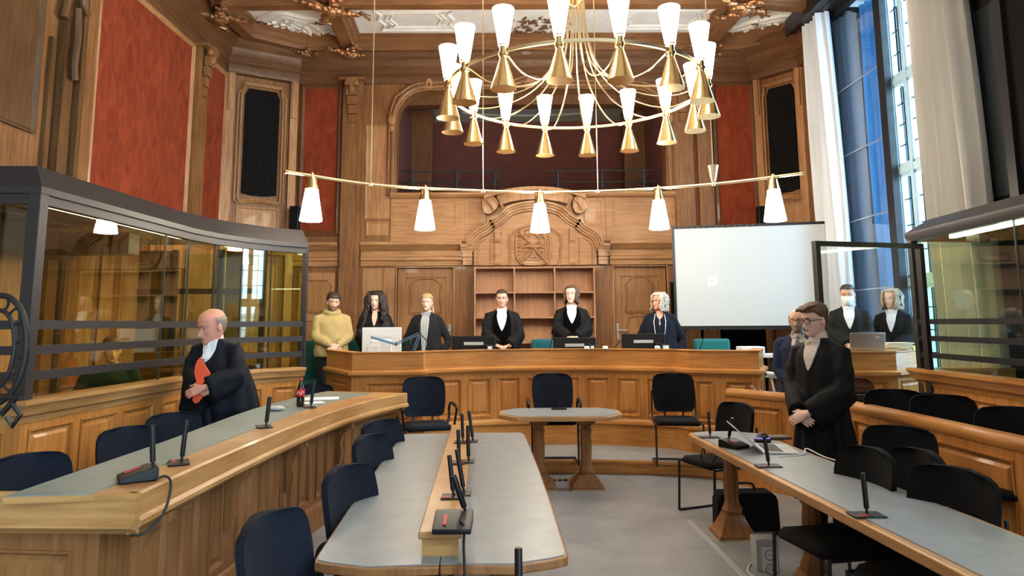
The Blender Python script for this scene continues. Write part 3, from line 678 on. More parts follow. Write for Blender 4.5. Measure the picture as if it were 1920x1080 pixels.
# dark casement leaf on the room side, an added blue curtain and black back stand in for its reflection
w2 = struct('window_2', MB().box(4.96,5.04,8.80,8.96,.85,6.5).box(4.96,5.04,10.22,10.36,.85,6.5).box(4.96,5.04,8.9,10.3,6.3,6.5).box(4.96,5.04,8.9,10.3,.85,1.0), M['metal_dark'], label='dark glazed casement beside the leaded window')
part('pane', MB().box(4.99, 5.01, 8.96, 10.22, 1.0, 6.3), M['glass_dark'], w2)
mb = MB()
for z in (2.1, 3.1, 4.1, 5.1): mb.box(4.975, 4.985, 8.96, 10.22, z-.008, z+.008)
part('glazing_bar', mb, M['silver'], w2)
mb = MB(); mb.box(6.2, 6.3, 9.3, 10.5, .5, 6.6); mb.box(5.2, 6.2, 10.36, 10.5, .5, 6.6); part('casement_back', mb, M['black_wood'], w2)
def curtain(name, xc, y0, y1, z0, z1, folds, amp, m, label, group=None, lean=0):
    mb = MB(); n = folds*8; rs = []
    for k in range(15):
        t_ = k/14; z = z0+(z1-z0)*t_; row = []
        for i in range(n+1):
            u = i/n; sp = 1 - .10*t_**3
            y = y0+(y1-y0)*(.5+(u-.5)*sp) + lean*(1-t_)
            x = xc + amp*math.sin(u*folds*2*math.pi + .35*math.sin(3*t_+u*5)) + .03*math.sin(u*9+t_*3)
            row.append((x, y, z))
        back = [(x+.012, y, z) for x, y, z in reversed(row)]
        rs.append(row+back)
    mb.rings(rs); return single(name, mb, M[m], label, 'curtain', group, smooth=80)
curtain('curtain', 4.78, 9.95, 10.60, .2, 6.36, 6, .085, 'curtain_white', 'narrow white curtain hanging beside the projection screen', lean=-.15)
curtain('curtain', 4.78, 6.98, 7.72, .2, 6.36, 6, .12, 'curtain', 'wide cream curtain hanging in front of the leaded window', lean=-.1)
curtain('curtain_reflection', 5.35, 9.25, 9.95, .9, 6.4, 5, .06, 'reflected_curtain', 'blue curtain shape behind the dark glazed casement, standing for a reflection')
mb = MB(); mb.box(4.60, 4.98, 6.2, 10.9, 6.38, 6.60); mb.box(4.56,4.60,6.2,10.9,6.34,6.62); mb.box(4.74,4.82,6.3,10.8,6.37,6.39)
single('curtain_rail', mb, M['metal_dark'], 'black boxed curtain rail running under the ceiling by the window', 'curtain rail')
# ------------------------------------------------------------------ platforms
edge = [(-2.6,8.9),(-1.9,8.55),(-1.2,8.2),(-.4,7.98),(.3,7.90),(.81,7.89),(1.4,7.82),(1.9,7.68),(2.25,7.50),(2.60,7.08),(2.62,6.9)]
pe = Path(edge, 4)
mb = MB(); ring = [(q.x,q.y) for q in pe.p]
mb.slab(ring + [(4.9,6.9),(4.9,11.95),(-4.85,11.95),(-4.85,8.9)], 0.001, .145, 0)
mb.slab([(q.x,q.y) for q in Path([(a,b+.02) for a,b in edge],4).p] + [(4.88,6.92),(4.88,11.94),(-4.84,11.94),(-4.84,8.92)], .145, .15, 1)
tr = struct('trim_1', mb, [M['bench_across'], M['floor']])
mb = MB(); sweep(mb, pe, [(0,.02),(.012,.02),(.012,.11),(.035,.12),(.035,.148),(0,.148)]); part('step_nosing', mb, M['bench_across'], tr)
mb = MB(); mb.slab([(-2.3,9.35),(3.2,9.35),(4.85,7.95),(4.88,11.93),(-4.84,11.93),(-4.84,9.35)], .15, .40); struct('trim_2', mb, M['floor'])

mb = MB(); mb.slab([(2.50,7.47),(2.98,6.86),(3.06,6.2),(3.10,1.5),(3.86,1.5),(3.95,6.9),(3.95,7.47)], .001, .148); struct('trim_3', mb, M['floor'])
# ------------------------------------------------------------------ judges' bench
BT = 1.33
main = [(-.98,8.50),(-.5,8.72),(0,8.86),(.5,8.91),(1.0,8.87),(1.5,8.72),(2.0,8.50)]
pm = Path(main, 3); pw1 = Path([(-2.42,9.15),(-1.86,8.16),(-1.07,8.22),(-1.07,8.44),(-.98,8.50)]); pw2 = Path([(2.0,8.50),(2.10,8.28),(2.38,8.14),(2.80,8.00),(3.12,8.75)])
bench = thing('judges_bench', 'long curved oak judges bench with panelled front across the back of the room', 'bench', (.5,8.9,.15))
CAP = [(-.02,BT-.30),(.03,BT-.30),(.045,BT-.275),(.07,BT-.26),(.07,BT-.23),(.02,BT-.21),(.02,BT-.02),(.035,BT-.012),(.035,BT),(-.10,BT),(-.10,BT-.2)]
BASE = [(0,.15),(.03,.15),(.03,.40),(.05,.41),(.05,.44),(.03,.47),(0,.49)]
for pth, n, nm in ((pm, 8, 'front_panelling'),):
    mb = MB(); paneling(mb, pth, .47, BT-.28, even(0, pth.L, n, .085), .04, .07, .022); part(nm, mb, M['bench'], bench, True)
mb = MB(); sp = []
L1 = pw1.s
paneling(mb, pw1, .47, BT-.28, [(.18, L1[1]-.2), (L1[1]+.15, L1[2]-.10)], .04, .07, .022); part('front_panelling', mb, M['bench'], bench, True)
mb = MB(); L2 = pw2.s
paneling(mb, pw2, .47, BT-.28, [(L2[1]+.06,L2[2]-.05), (L2[2]+.08,L2[3]-.08), (L2[3]+.1, L2[4]-.1)], .04, .07, .022); part('front_panelling', mb, M['bench'], bench, True)
allp = Path([(q.x,q.y) for q in pw1.p[:-1]] + [(q.x,q.y) for q in pm.p] + [(q.x,q.y) for q in pw2.p[1:]])
mb = MB(); sweep(mb, allp, CAP); part('top_rail', mb, M['bench_across'], bench, True)
mb = MB(); sweep(mb, allp, BASE); part('plinth', mb, M['bench_across'], bench, True)
mb = MB(); inn = [(allp.at(t, -.05).x, allp.at(t, -.05).y) for t in [allp.L*(.19+.66*i/40) for i in range(41)]]
mb.slab(inn + [(x, y+.72) for x, y in reversed(inn)], 1.12, 1.155); part('desk_surface', mb, M['desk_top'], bench, True)

# ------------------------------------------------------------------ bookcase between the doors
x0, x1 = P(889,500,Y=11.62).x, P(1115,500,Y=11.62).x; Yf, Yk = 11.62, 11.96
bc = thing('bookcase', 'empty open beech bookcase with three columns of shelves behind the judges', 'bookcase', ((x0+x1)/2,Yf,.4))
zt = P(1000,500,Y=Yf).z; zs = [P(1000,y,Y=Yf).z for y in (547,594,641)]
part('back', MB().box(x0,x1,Yk-.02,Yk,.4,zt), M['shelf'], bc, True)
for k in range(4):
    x = x0+(x1-x0)*k/3; x = min(max(x, x0+.012), x1-.012); part('upright', MB().box(x-.012,x+.012,Yf,Yk-.02,.4,zt), M['shelf'], bc, True)
for z in [zt] + zs + [zs[-1]-.43, zs[-1]-.86]: 
    if z > .4: part('shelf', MB().box(x0,x1,Yf+.003,Yk-.02,z-.024,z), M['shelf'], bc, True)

# ------------------------------------------------------------------ projection screen, speakers
a = P(1264,430,Y=10.8); b = P(1546,420,Y=10.3); zl, zh = 1.60, 3.12
ps = Path([(a.x,a.y),(b.x,b.y)]); s0 = thing('projection_screen', 'large pale projection screen with a small bright square on it', 'screen', (a.x,a.y,zl))
mb = MB(); pbox(mb, ps, 0, ps.L, zl, zh, -.02, 0); part('screen_cloth', mb, M['screen_cloth'], s0, True)
mb = MB(); 
for q in ((-.04,0,zl-.05,zh+.04),(ps.L,ps.L+.04,zl-.05,zh+.04)):
    A = ps.at(0, 0); d = (ps.p[1]-ps.p[0]).normalized(); c0 = ps.p[0]+d*q[0]; c1 = ps.p[0]+d*q[1]; pq = Path([(c0.x,c0.y),(c1.x,c1.y)]); pbox(mb, pq, 0, pq.L, q[2], q[3], -.03, .01)
pbox(mb, ps, 0, ps.L, zh, zh+.04, -.03, .01); pbox(mb, ps, 0, ps.L, zl-.06, zl, -.03, .012)
for k in range(24): q = ps.at(ps.L*k/24+.04, .012); mb.sphere((q.x,q.y,zh+.02), .016, 6); 
part('screen_border', mb, M['metal_dark'], s0, True)
q0 = P(1329,530,Y=10.65); t_ = (q0.x-a.x)/(b.x-a.x)*ps.L
mb = MB(); pbox(mb, ps, t_, t_+.125, 2.22, 2.345, 0, .004); part('bright_square', mb, M['screen_spot'], s0, True, label='small bright projected square')
mb = MB(); pbox(mb, ps, t_+.045, t_+.085, 2.26, 2.30, .004, .006); part('dim_mark', mb, M['grey_plastic'], s0, True)
mb = MB()
for q in (.1, ps.L-.1): e = ps.at(q, -.05); mb.box(e.x-.02,e.x+.02,e.y-.02,e.y+.02,.4,zh)
e0, e1 = ps.at(.05,-.05), ps.at(ps.L-.05,-.05); mb.box(e0.x-.2,e0.x+.25,e0.y-.15,e0.y+.15,.4,.43); mb.box(e1.x-.2,e1.x+.15,e1.y-.15,e1.y+.15,.4,.43)
part('stand', mb, M['metal_dark'], s0, True)
for px, lab in ((553,'black wall speaker beside the left red panel'), (1429,'black wall speaker above the projection screen')):
    q = P(px, 414, Y=11.75); sp_ = thing('wall_speaker', lab, 'speaker', (q.x,q.y,q.z-.25))
    part('cabinet', MB().box(-.075,.075,-.08,.08,0,.50), M['plastic'], sp_, bevel=.01)
    part('grille', MB().box(-.065,.065,-.088,-.08,.02,.48), M['fabric_black'], sp_)
    mb = MB(); mb.box(-.02,.02,.08,.24,.2,.3); part('bracket', mb, M['metal_dark'], sp_)
# ------------------------------------------------------------------ gallery rails
for px0, px1, lab in ((750,943,'dark iron gallery rail left of the pediment'), (1025,1232,'dark iron gallery rail right of the pediment')):
    x0, x1 = P(px0,330,Y=12.25).x, P(px1,330,Y=12.25).x
    g = thing('gallery_rail', lab, 'railing', (x0,12.25,3.95), 'iron gallery rails')
    z1, z2 = P(900,321,Y=12.25).z, P(900,342,Y=12.25).z
    for z in (z1, z2): part('rail', MB().tube([(x0,12.25,z),(x1,12.25,z)], .014), M['metal_dark'], g, True)
    for k in (.12, .55, .92) if px0 < 900 else (.1, .5, .88):
        x = x0+(x1-x0)*k; mb = MB(); mb.tube([(x,12.25,3.90),(x,12.25,z1)], .020)
        for q in (-1,1):
            for zz in (z1-.06, z2-.06): mb.tube([(x,12.25,zz-.10),(x+q*.05,12.25,zz-.06),(x+q*.09,12.25,zz+.01),(x+q*.06,12.25,zz+.04),(x+q*.04,12.25,zz)], .009, 6)
        part('post', mb, M['metal_dark'], g, True)

# ------------------------------------------------------------------ chandelier
CX, CY, CH, CRD = .675, 6.96, 4.05, 1.335
ch = thing('chandelier', 'large brass ring chandelier with sixteen double-cone lamps', 'chandelier', (CX,CY,CH))
mb = MB(); N_ = 96
for z0, z1 in ((-.012,.018),):
    mb.rings([[((CRD+o)*math.cos(a), (CRD+o)*math.sin(a), z) for o, z in ((-.012,z0),(.012,z0),(.012,z1),(-.012,z1))] for a in [2*math.pi*i/N_ for i in range(N_+1)]], cap0=False, cap1=False)
part('ring', mb, M['brass_pale'], ch)
mb = MB(); mb.tube([(0,0,1.1),(0,0,2.68)], .018, 10); mb.lathe([(.02,.95),(.09,1.0),(.12,1.06),(.12,1.12),(.05,1.16),(.02,1.3)]); mb.lathe([(.02,2.45),(.12,2.62),(.13,2.68)]); part('stem', mb, M['brass'], ch)
def chandelier_lamp(a):
    x, y = CRD*math.cos(a), CRD*math.sin(a); c = (x, y, 0)
    r = random.Random(int(a*100)); hol = MB()
    hol.lathe([(.022,-.10),(.034,-.06),(.034,-.045),(.045,-.04),(.045,-.015),(.034,-.01),(.034,.045),(.048,.05),(.048,.06),(.034,.06)], c, 20)
    h = part('lamp_holder', hol, M['brass'], ch)
    part('brass_cone', MB().lathe([(.030,-.055),(.040,-.09),(.112,-.335),(.116,-.35),(.108,-.35)], c, 28), M['brass'], h)
    part('lens', MB().lathe([(.0,-.338),(.107,-.345)], c, 28), M['lens'], h)
    part('glass_shade', MB().lathe([(.040,.045),(.044,.05),(.098,.395),(.094,.398),(.040,.07)], c, 28, cap=False).lathe([(.0,.375),(.092,.38)], c, 28), M['lamp_glass'], h)
    pr = [(.10,1.04),(.115,.85),(.15,.55),(.26,.25),(.48,.03),(.78,-.09),(1.05,-.10),(1.24,-.03),(1.325,.01)]
    q = smooth_line([(p[0],p[1],0) for p in pr], 4)
    part('curved_rod', MB().tube([(p.x*math.cos(a), p.x*math.sin(a), p.y) for p in q], .0075, 6), M['brass_pale'], ch)
for k in range(16): chandelier_lamp((k+.5)*math.pi/8)
mb = MB()
for q in ((-.5,.1),(.5,.1),(0,-.55),(.05,.6)): mb.tube([(q[0]*.05,q[1]*.05,1.1),(q[0]*.16,q[1]*.16,2.68)], .005, 5)
part('suspension_wire', mb, M['brass_pale'], ch)

# ------------------------------------------------------------------ long bar pendant
bl = [P(537,322,h=3.4),P(697,346,h=3.4),P(860,356,h=3.4),P(1010,360,h=3.4),P(1160,357,h=3.4),P(1338,345,h=3.4),P(1505,325,h=3.4)]
bar = smooth_line([(v.x,v.y,3.4) for v in bl], 8)
bp = thing('bar_pendant', 'long curved brass bar pendant with five downward lamps over the judges bench', 'lamp', tuple(bl[3]))
part('bar', MB().tube(bar, .019, 10), M['brass_pale'], bp, True)
mb = MB(); mb.tube([bar[-1], bar[-1]+(bar[-1]-bar[-2]).normalized()*.02], .028, 10); mb.tube([bar[0]-(bar[1]-bar[0]).normalized()*.02, bar[0]], .028, 10); part('end_cap', mb, M['brass'], bp, True)
def onbar(px):
    return min(bar, key=lambda v: abs(v.x - P(px,350,Y=v.y).x))
def bar_at(px):
    best = None
    for i in range(len(bar)-1):
        for k in range(10):
            v = bar[i].lerp(bar[i+1], k/10); d = abs(v.x - P(px,350,Y=v.y).x)
            if best is None or d < best[0]: best = (d, v)
    return best[1]
for px in (585, 797, 1012, 1233, 1450):
    v = bar_at(px); c = (v.x, v.y, v.z)
    hol = part('lamp_holder', MB().lathe([(.020,.02),(.024,-.03),(.050,-.03),(.055,-.06),(.078,-.155),(.074,-.16)][::-1], c, 20).lathe([(.012,-.03),(.02,0),(.02,.03),(.008,.045)], c, 12), M['brass'], bp, True)
    part('glass_shade', MB().lathe([(.127,-.54),(.131,-.535),(.070,-.15),(.066,-.155)], c, 28).lathe([(.0,-.53),(.127,-.535)], c, 28), M['lamp_glass'], hol, True)
for px in (695, 905, 1120, 1338):
    v = bar_at(px); mb = MB(); mb.tube([(v.x,v.y,v.z),(v.x,v.y,6.72)], .0075, 6); mb.lathe([(.02,6.66),(.05,6.72)], (v.x,v.y,0), 12); mb.sphere(v, .03, 10)
    if px == 1338: mb.lathe([(.03,.03),(.075,.235),(.07,.24),(.01,.24)], tuple(v), 16)
    part('suspension_rod', mb, M['brass_pale'], bp, True)

# ------------------------------------------------------------------ docks
def glass_band(root, pts, z0, z1, gm):
    for i in range(len(pts)-1):
        pp = Path([pts[i], pts[i+1]]); mb = MB(); pbox(mb, pp, .008, pp.L-.008, z0, z1, -.006, .006); part('glass_pane', mb, M[gm], root, True)
def bars(root, pth, zs, h=.05, m='metal_frame'):
    for z in zs:
        mb = MB(); pbox(mb, pth, 0, pth.L, z-h/2, z+h/2, -.015, .025); part('rail', mb, M[m], root, True)
DH = 1.15
Lp = []
for px, Y in ((50,4.85),(300,6.55),(345,7.0),(395,7.42),(447,7.78),(503,8.12),(568,8.42)):
    v = P(px, 640, Y=Y); Lp.append((v.x, Y))
dl = thing('defendant_dock', 'large glass-walled defendant dock with curved steel roof on the left side', 'glass booth', (-3.6,6.4,0))
pL = Path(Lp); pS = Path([(WL+.02, 4.78),(Lp[0][0], Lp[0][1])])
full = Path([(WL+.02,4.78)] + Lp)
WC = [(0,DH-.16),(.03,DH-.16),(.04,DH-.12),(.075,DH-.10),(.09,DH-.05),(.11,DH-.03),(.11,DH),(-.08,DH),(-.08,DH-.16)]
mb = MB(); sweep(mb, full, WC); part('sill', mb, M['desk_top'], dl, True)
mb = MB(); sp = []
for i, n in ((1,3),(2,1),(3,1),(4,1),(5,1),(6,1)):
    sp += [(full.s[i]+a, full.s[i]+b) for a, b in even(0, full.s[i+1]-full.s[i], n, .08 if n > 1 else .07)]
paneling(mb, full, .0, DH-.14, [(.15,full.s[1]-.1)] + sp, .22, .07, .022); part('wainscot', mb, M['bench'], dl, True)
zr = [P(60,609,Y=4.85).z, P(60,657,Y=4.85).z, P(60,706,Y=4.85).z]
ZT = 2.62; tw = P(50,366,Y=4.85).z
bars(dl, pL, zr, .062); bars(dl, pS, zr, .062)
def dpost(root, x, y, w_, z0, z1, nm='post', ang=0):
    part(nm, MB().box(x-w_,x+w_,y-w_,y+w_,z0,z1), M['metal_frame'], root, True, bevel=.004)
dpost(dl, Lp[0][0]-.0, Lp[0][1], .045, DH, ZT); dpost(dl, Lp[-1][0], Lp[-1][1], .03, DH, ZT)
for x, y in (Lp[1:-1]):
    part('mullion', MB().box(x-.008,x+.008,y-.008,y+.008,DH,ZT), M['metal_frame'], dl, True)
glass_band(dl, Lp, DH, ZT-.08, 'glass_dock'); glass_band(dl, [(WL+.02,4.78), Lp[0]], DH, ZT-.08, 'glass_dock')
mb = MB(); sweep(mb, full, [(-.04,ZT-.10),(.03,ZT-.10),(.03,ZT-.03),(.05,ZT-.03),(.05,ZT+.02),(-.10,ZT+.20),(-.16,ZT+.20),(-.16,ZT+.10),(-.04,ZT+.0)])
part('roof_fascia', mb, M['metal_frame'], dl, True, smooth=20)
mb = MB(); inner = [(full.at(t,-.1).x, full.at(t,-.1).y) for t in full.s]; mb.slab(inner + [(-2.75,8.9),(-3.2,9.0),(WL+.02,9.0)], ZT+.12, ZT+.16); part('roof', mb, M['metal_dark'], dl, True)
mb = MB(); mb.slab([(x-.12,y+.02) for x,y in Lp[:5]] + [(-3.2,8.6),(WL+.05,8.6),(WL+.05,4.85)], ZT+.04, ZT+.06); part('dock_ceiling', mb, M['plaster_shade'], dl, True)
mb = MB()
for k in range(34):
    y = 4.95+k*.055; mb.box(WL+.25, -3.50, y, y+.03, ZT-.0, ZT+.03)
for x in (WL+.22,-4.3,-3.52): mb.box(x,x+.04,4.9,6.85,ZT-.01,ZT+.035)
part('ceiling_grille', mb, M['metal_dark'], dl, True)
mb = MB(); mb.box(WL+.05,WL+.3,4.9,7.2,ZT-.28,ZT-.02); mb.box(WL+.05,-3.9,6.95,7.15,ZT-.24,ZT-.02); part('air_duct', mb, M['metal_dark'], dl, True)
pT = Path([(x-.02*0, y) for x, y in Lp[:6]]); mb = MB(); pbox(mb, pT, .05, pT.L, ZT-.075, ZT-.03, -.16, -.10); part('light_tube', mb, M['tube'], dl, True)
mb = MB(); mb.box(-3.45,-2.95,7.9,8.4,ZT-.03,ZT+.0); part('light_panel', mb, M['tube'], dl, True)
# rear of the dock: dark frames and a glass door with a green-grey view, inner floor
mb = MB()
for x, y in ((-4.35,8.85),(-3.75,8.85),(-3.2,8.85),(-4.8,7.3)): mb.box(x-.03,x+.03,y-.03,y+.03,.15,ZT)
mb.box(WL+.05,-3.2,8.83,8.87,2.05,2.12); mb.box(WL+.05,-3.2,8.83,8.87,1.08,1.15); part('rear_frame', mb, M['metal_dark'], dl, True)
mb = MB(); mb.box(WL+.02,-4.35,8.92,8.96,.15,ZT); mb.box(-3.72,-3.5,8.92,8.96,.15,ZT); part('rear_wall', mb, M['brown'], dl, True)
glass_band(dl, [(WL+.1,8.85),(-4.35,8.85),(-3.75,8.85),(-3.2,8.85),Lp[-1]], .2, ZT-.05, 'glass_green')
part('dock_floor', MB().slab([(x-.1,y) for x,y in Lp] + [(-3.2,8.7),(WL+.02,8.7),(WL+.02,4.85)], .0, .15), M['floor'], dl, True)

dr = thing('side_dock', 'glass-walled side dock with steel roof on the right side below the windows', 'glass booth', (4.4,5.4,0))
Rp = [(4.05,6.92),(3.98,5.4),(3.92,3.6),(3.9,1.6)]; DR = 1.19
pR = Path(Rp); ends = Path([(WR-.05,6.98)] + Rp)
mb = MB(); sweep(mb, ends, [(o, z+DR-DH) for o, z in WC]); part('sill', mb, M['bench_across'], dr, True)
mb = MB(); sp = [(.1, ends.s[1]-.1)] 
for i, n in ((1,2),(2,3),(3,3)): sp += [(ends.s[i]+a, ends.s[i]+b) for a, b in even(0, ends.s[i+1]-ends.s[i], n, .1)]
paneling(mb, ends, 0, DR-.14, sp, .22, .07, .022); part('wainscot', mb, M['bench'], dr, True)
zR = [P(1737,603,X=4.05).z, P(1737,634,X=4.05).z, P(1737,665,X=4.05).z]
bars(dr, pR, zR, .05, 'metal_dark'); ZR = P(1729,444,X=4.05).z
dpost(dr, Rp[0][0], Rp[0][1], .035, 0, ZR)
for x, y in Rp[1:]: part('mullion', MB().box(x-.006,x+.006,y-.006,y+.006,DR,ZR), M['metal_frame'], dr, True)
glass_band(dr, Rp, DR, ZR, 'glass_green')
mb = MB(); sweep(mb, ends, [(-.04,ZR-.03),(.03,ZR-.03),(.05,ZR+.03),(.05,ZR+.06),(-.12,ZR+.18),(-.16,ZR+.18),(-.16,ZR+.05),(-.04,ZR+.0)]); part('roof_fascia', mb, M['metal_frame'], dr, True, smooth=20)
mb = MB(); mb.slab([(4.2,1.6),(4.25,6.8),(WR-.05,6.85),(WR-.05,1.6)], ZR+.1, ZR+.13); part('roof', mb, M['metal_dark'], dr, True)
mb = MB(); pbox(mb, pR, .45, 2.6, ZR-.05, ZR-.015, -.16, -.11); part('light_tube', mb, M['tube'], dr, True)
mb = MB(); mb.obox((4.22,6.2,ZR-.08),(.04,0,0),(0,.09,.02),(0,0,.035)); part('camera_unit', mb, M['metal_dark'], dr, True)
# free-standing glass screen in front of the right bench
gl0, gl1 = P(1525,452,Y=6.45), P(1727,458,Y=6.75)
gs = thing('glass_screen', 'tall steel-framed glass screen standing before the right-hand bench', 'glass screen', ((gl0.x+gl1.x)/2,6.6,0))
pg = Path([(gl0.x,gl0.y),(gl1.x,gl1.y)]); zt = gl0.z
mb = MB(); pbox(mb, pg, 0, pg.L, 1.0, zt-.02, -.005, .005); part('glass_pane', mb, M['glass_clear'], gs, True)
for t_ in (0, pg.L-.05): 
    mb = MB(); pbox(mb, pg, t_, t_+.05, 0, zt, -.03, .03); part('post', mb, M['metal_frame'], gs, True)
for z0, z1 in ((zt-.045,zt),(.93,.975)): 
    mb = MB(); pbox(mb, pg, .05, pg.L-.05, z0, z1, -.025, .025); part('rail', mb, M['metal_frame'], gs, True)

# wrought-iron ornament at the near end of the dock
c = P(-5, 655, Y=3.9); io = thing('wrought_iron_scroll', 'black wrought-iron scroll gate at the left edge beside the dock', 'ironwork', (c.x,3.9,0))
mb = MB(); R_ = .30
mb.tube([(c.x+R_*.55*math.cos(a), 3.9, c.z+R_*math.sin(a)) for a in [i*2*math.pi/40 for i in range(41)]], .017, 8); part('outer_ring', mb, M['metal_dark'], io, True)
mb = MB(); mb.tube([(c.x+R_*.32*math.cos(a), 3.9, c.z+R_*.72*math.sin(a)) for a in [i*2*math.pi/40 for i in range(41)]], .013, 8)
for a in [i*math.pi/4 for i in range(8)]: mb.tube([(c.x+R_*.44*math.cos(a)+.04*math.cos(b), 3.9, c.z+R_*.86*math.sin(a)+.045*math.sin(b)) for b in [j*.5236 for j in range(13)]], .008, 6)
part('inner_rings', mb, M['metal_dark'], io, True)
mb = MB(); b = P(30,745,Y=3.9); mb.tube([(c.x+.0,3.9,c.z-R_),(c.x+.06,3.9,c.z-R_-.05),(b.x,3.9,b.z)], .018, 8); mb.tube([(c.x,3.9,0),(c.x,3.9,c.z-R_)], .022, 8); mb.tube([(c.x-.3,3.9,b.z),(b.x+.03,3.9,b.z)], .02, 8)
mb.tube([(c.x+.1,3.9,c.z-R_+.02),(c.x+.16,3.9,c.z-R_-.06),(c.x+.12,3.9,c.z-R_-.12),(c.x+.09,3.9,c.z-R_-.07)], .014, 8); part('gate_post', mb, M['metal_dark'], io, True)

# ------------------------------------------------------------------ left curved desk
LH = .95
fr = Path([(-1.60,3.03),(-1.60,3.6),(-1.585,4.2),(-1.55,5.0),(-1.46,5.95),(-1.30,6.7),(-1.10,7.25)], 4)
bk = Path([(-2.12,2.97),(-2.13,4.3),(-2.18,5.3),(-2.19,6.0),(-2.12,6.8),(-1.98,7.5)], 4)
ld = thing('curved_desk', 'long curved panelled oak desk with grey inlaid top on the left', 'desk', (-1.85,5,0))
def between(k, t): a = fr.at(fr.L*t); b = bk.at(bk.L*t); return a*(1-k)+b*k
ts = [i/30 for i in range(31)]
mb = MB(); mb.slab([tuple(between(.0,t)) for t in ts] + [tuple(between(1.0,t)) for t in reversed(ts)], LH-.03, LH-.002); part('top_board', mb, M['desk_top'], ld, True)
mb = MB(); mb.slab([tuple(between(.34,t)) for t in ts if t < .97] + [tuple(between(.985,t)) for t in reversed(ts) if t < .97], LH-.003, LH+.003); part('linoleum_inlay', mb, M['inlay_green'], ld, True, label='grey-green inlaid writing surface')
mb = MB(); sweep(mb, fr, [(-.03,LH),(.0,LH),(.012,LH-.01),(.012,LH-.10),(.03,LH-.115),(.03,LH-.135),(.0,LH-.15),(-.02,LH-.17),(-.03,LH-.17)]); part('fascia', mb, M['desk_top'], ld, True)
mb = MB(); sweep(mb, Path([(-2.6,3.06),(-1.585,3.015)]), [(-.03,LH),(0,LH),(.012,LH-.01),(.012,LH-.10),(.03,LH-.115),(.03,LH-.135),(0,LH-.15),(-.02,LH-.17),(-.03,LH-.17)]); part('end_fascia', mb, M['desk_top'], ld, True)
fb = Path([(p.x-.17, p.y+(.0 if i else .15)) for i, p in enumerate([fr.at(fr.L*t) for t in [j/24 for j in range(25)]])])
mb = MB(); sp = even(.1, fb.L-.05, 11, .13); paneling(mb, fb, .0, LH-.16, sp, .24, .05, .02); sweep(mb, fb, [(.02,0),(.05,0),(.05,.16),(.035,.19),(.02,.2)]); part('front_panelling', mb, M['desk'], ld, True)
for i in range(5):
    t_ = fb.L*(.04+.235*i); a = fb.at(t_, .02); mb = MB()
    prof = [(.0,LH-.16),(.15,LH-.16),(.15,LH-.20),(.10,LH-.22),(.06,LH-.27),(.045,LH-.34),(.06,LH-.42),(.045,LH-.5),(.0,LH-.52)]
    th = .02; d = (fb.at(t_+.05)-fb.at(t_-.05 if t_ > .05 else 0)).normalized(); n = Vector((d.y,-d.x))
    if i == 0: prof = [(x*1.0, z) for x, z in prof[:6]] + [(.07,.3),(.12,.1),(.12,0),(0,0)]; th = .05
    mb.prism(prof, lambda o, z: (a.x+n.x*o-d.x*th, a.y+n.y*o-d.y*th, z), lambda o, z: (a.x+n.x*o+d.x*th, a.y+n.y*o+d.y*th, z))
    part('corbel', mb, M['desk'], ld, True)
mb = MB(); pe_ = Path([(-2.55,3.2),(-1.78,3.12)]); paneling(mb, pe_, 0, LH-.16, [(.12,pe_.L-.12)], .2, .1, .02); part('end_panel', mb, M['desk'], ld, True)
mb = MB(); e0 = fb.at(fb.L); mb.box(-2.02, e0.x, 7.30, 7.35, 0, LH-.03); part('end_panel', mb, M['desk'], ld, True)

# ------------------------------------------------------------------ centre tables with the microphone ridge
def table_legs(root, pts, m='desk', H=.70):
    for x, y in pts:
        mb = MB(); mb.lathe([(.145,0),(.145,.03),(.13,.04),(.08,.14),(.07,.17)], (x,y,0), square=True, cap=True)
        mb.lathe([(.075,.17),(.085,.20),(.07,.23),(.055,.27),(.062,.40),(.056,.5),(.05,.55),(.065,.57),(.065,.59),(.05,.61),(.05,H-.07)], (x,y,0), 8)
        mb.lathe([(.05,H-.09),(.09,H-.06),(.09,H-.04),(.2,H)], (x,y,0), square=True, sx=1, sy=.7)
        part('leg', mb, M[m], root, True)
        part('foot_edging', MB().lathe([(.150,0),(.150,.012)], (x,y,0), square=True), M['brass'], root, True, label='brass edging round the foot')
ax = Vector((-.042, 1)).normalized(); px_ = Vector((ax.y, -ax.x))
def T(o, l): q = Vector((-.28, 2.72)) + ax*l + px_*o; return (q.x, q.y)
Lc = 3.19
def desk_half(lab, sgn):
    o0 = .002*sgn; o1n = .50 if sgn > 0 else -.49; o1f = .505*sgn
    r = thing('conference_table', lab, 'table', (*T((o0+o1n)/2, 1.5), 0), 'twin grey-topped conference tables')
    out = [(o0,0),(o1n*.55,-.012),(o1n*.88,.045),(o1n*.985,.075),(o1n,.12)] + [(o1n+(o1f-o1n)*k+.012*sgn*math.sin(math.pi*k), Lc*k) for k in (.25,.5,.75,.96)] + [(o1f*.96,Lc-.02),(o0,Lc)]
    q = [T(*p) for p in out]; mb = MB(); mb.slab(q, .715, .748); part('table_top', mb, M['desk'], r, True, bevel=.006)
    c_ = Vector(T((o0+o1n)/2, Lc/2)); qi = [(c_.x+(x-c_.x)*.955+ (0), c_.y+(y-c_.y)*.988) for x, y in q]; qi = [T(o0, .02)] + qi[1:-1] + [T(o0, Lc-.02)]
    part('linoleum_inlay', MB().slab(qi, .747, .752), M['inlay'], r, True, label='grey inlaid writing surface')
    table_legs(r, [T(.28*sgn,.45), T(.28*sgn,1.6), T(.28*sgn,2.8)], H=.715)
    return r
desk_half('left half of the long grey-topped conference table', -1); desk_half('right half of the long grey-topped conference table', 1)
rg = thing('microphone_ridge', 'raised oak ridge carrying microphones between the two table halves', 'console', (*T(0,1.6),.752))
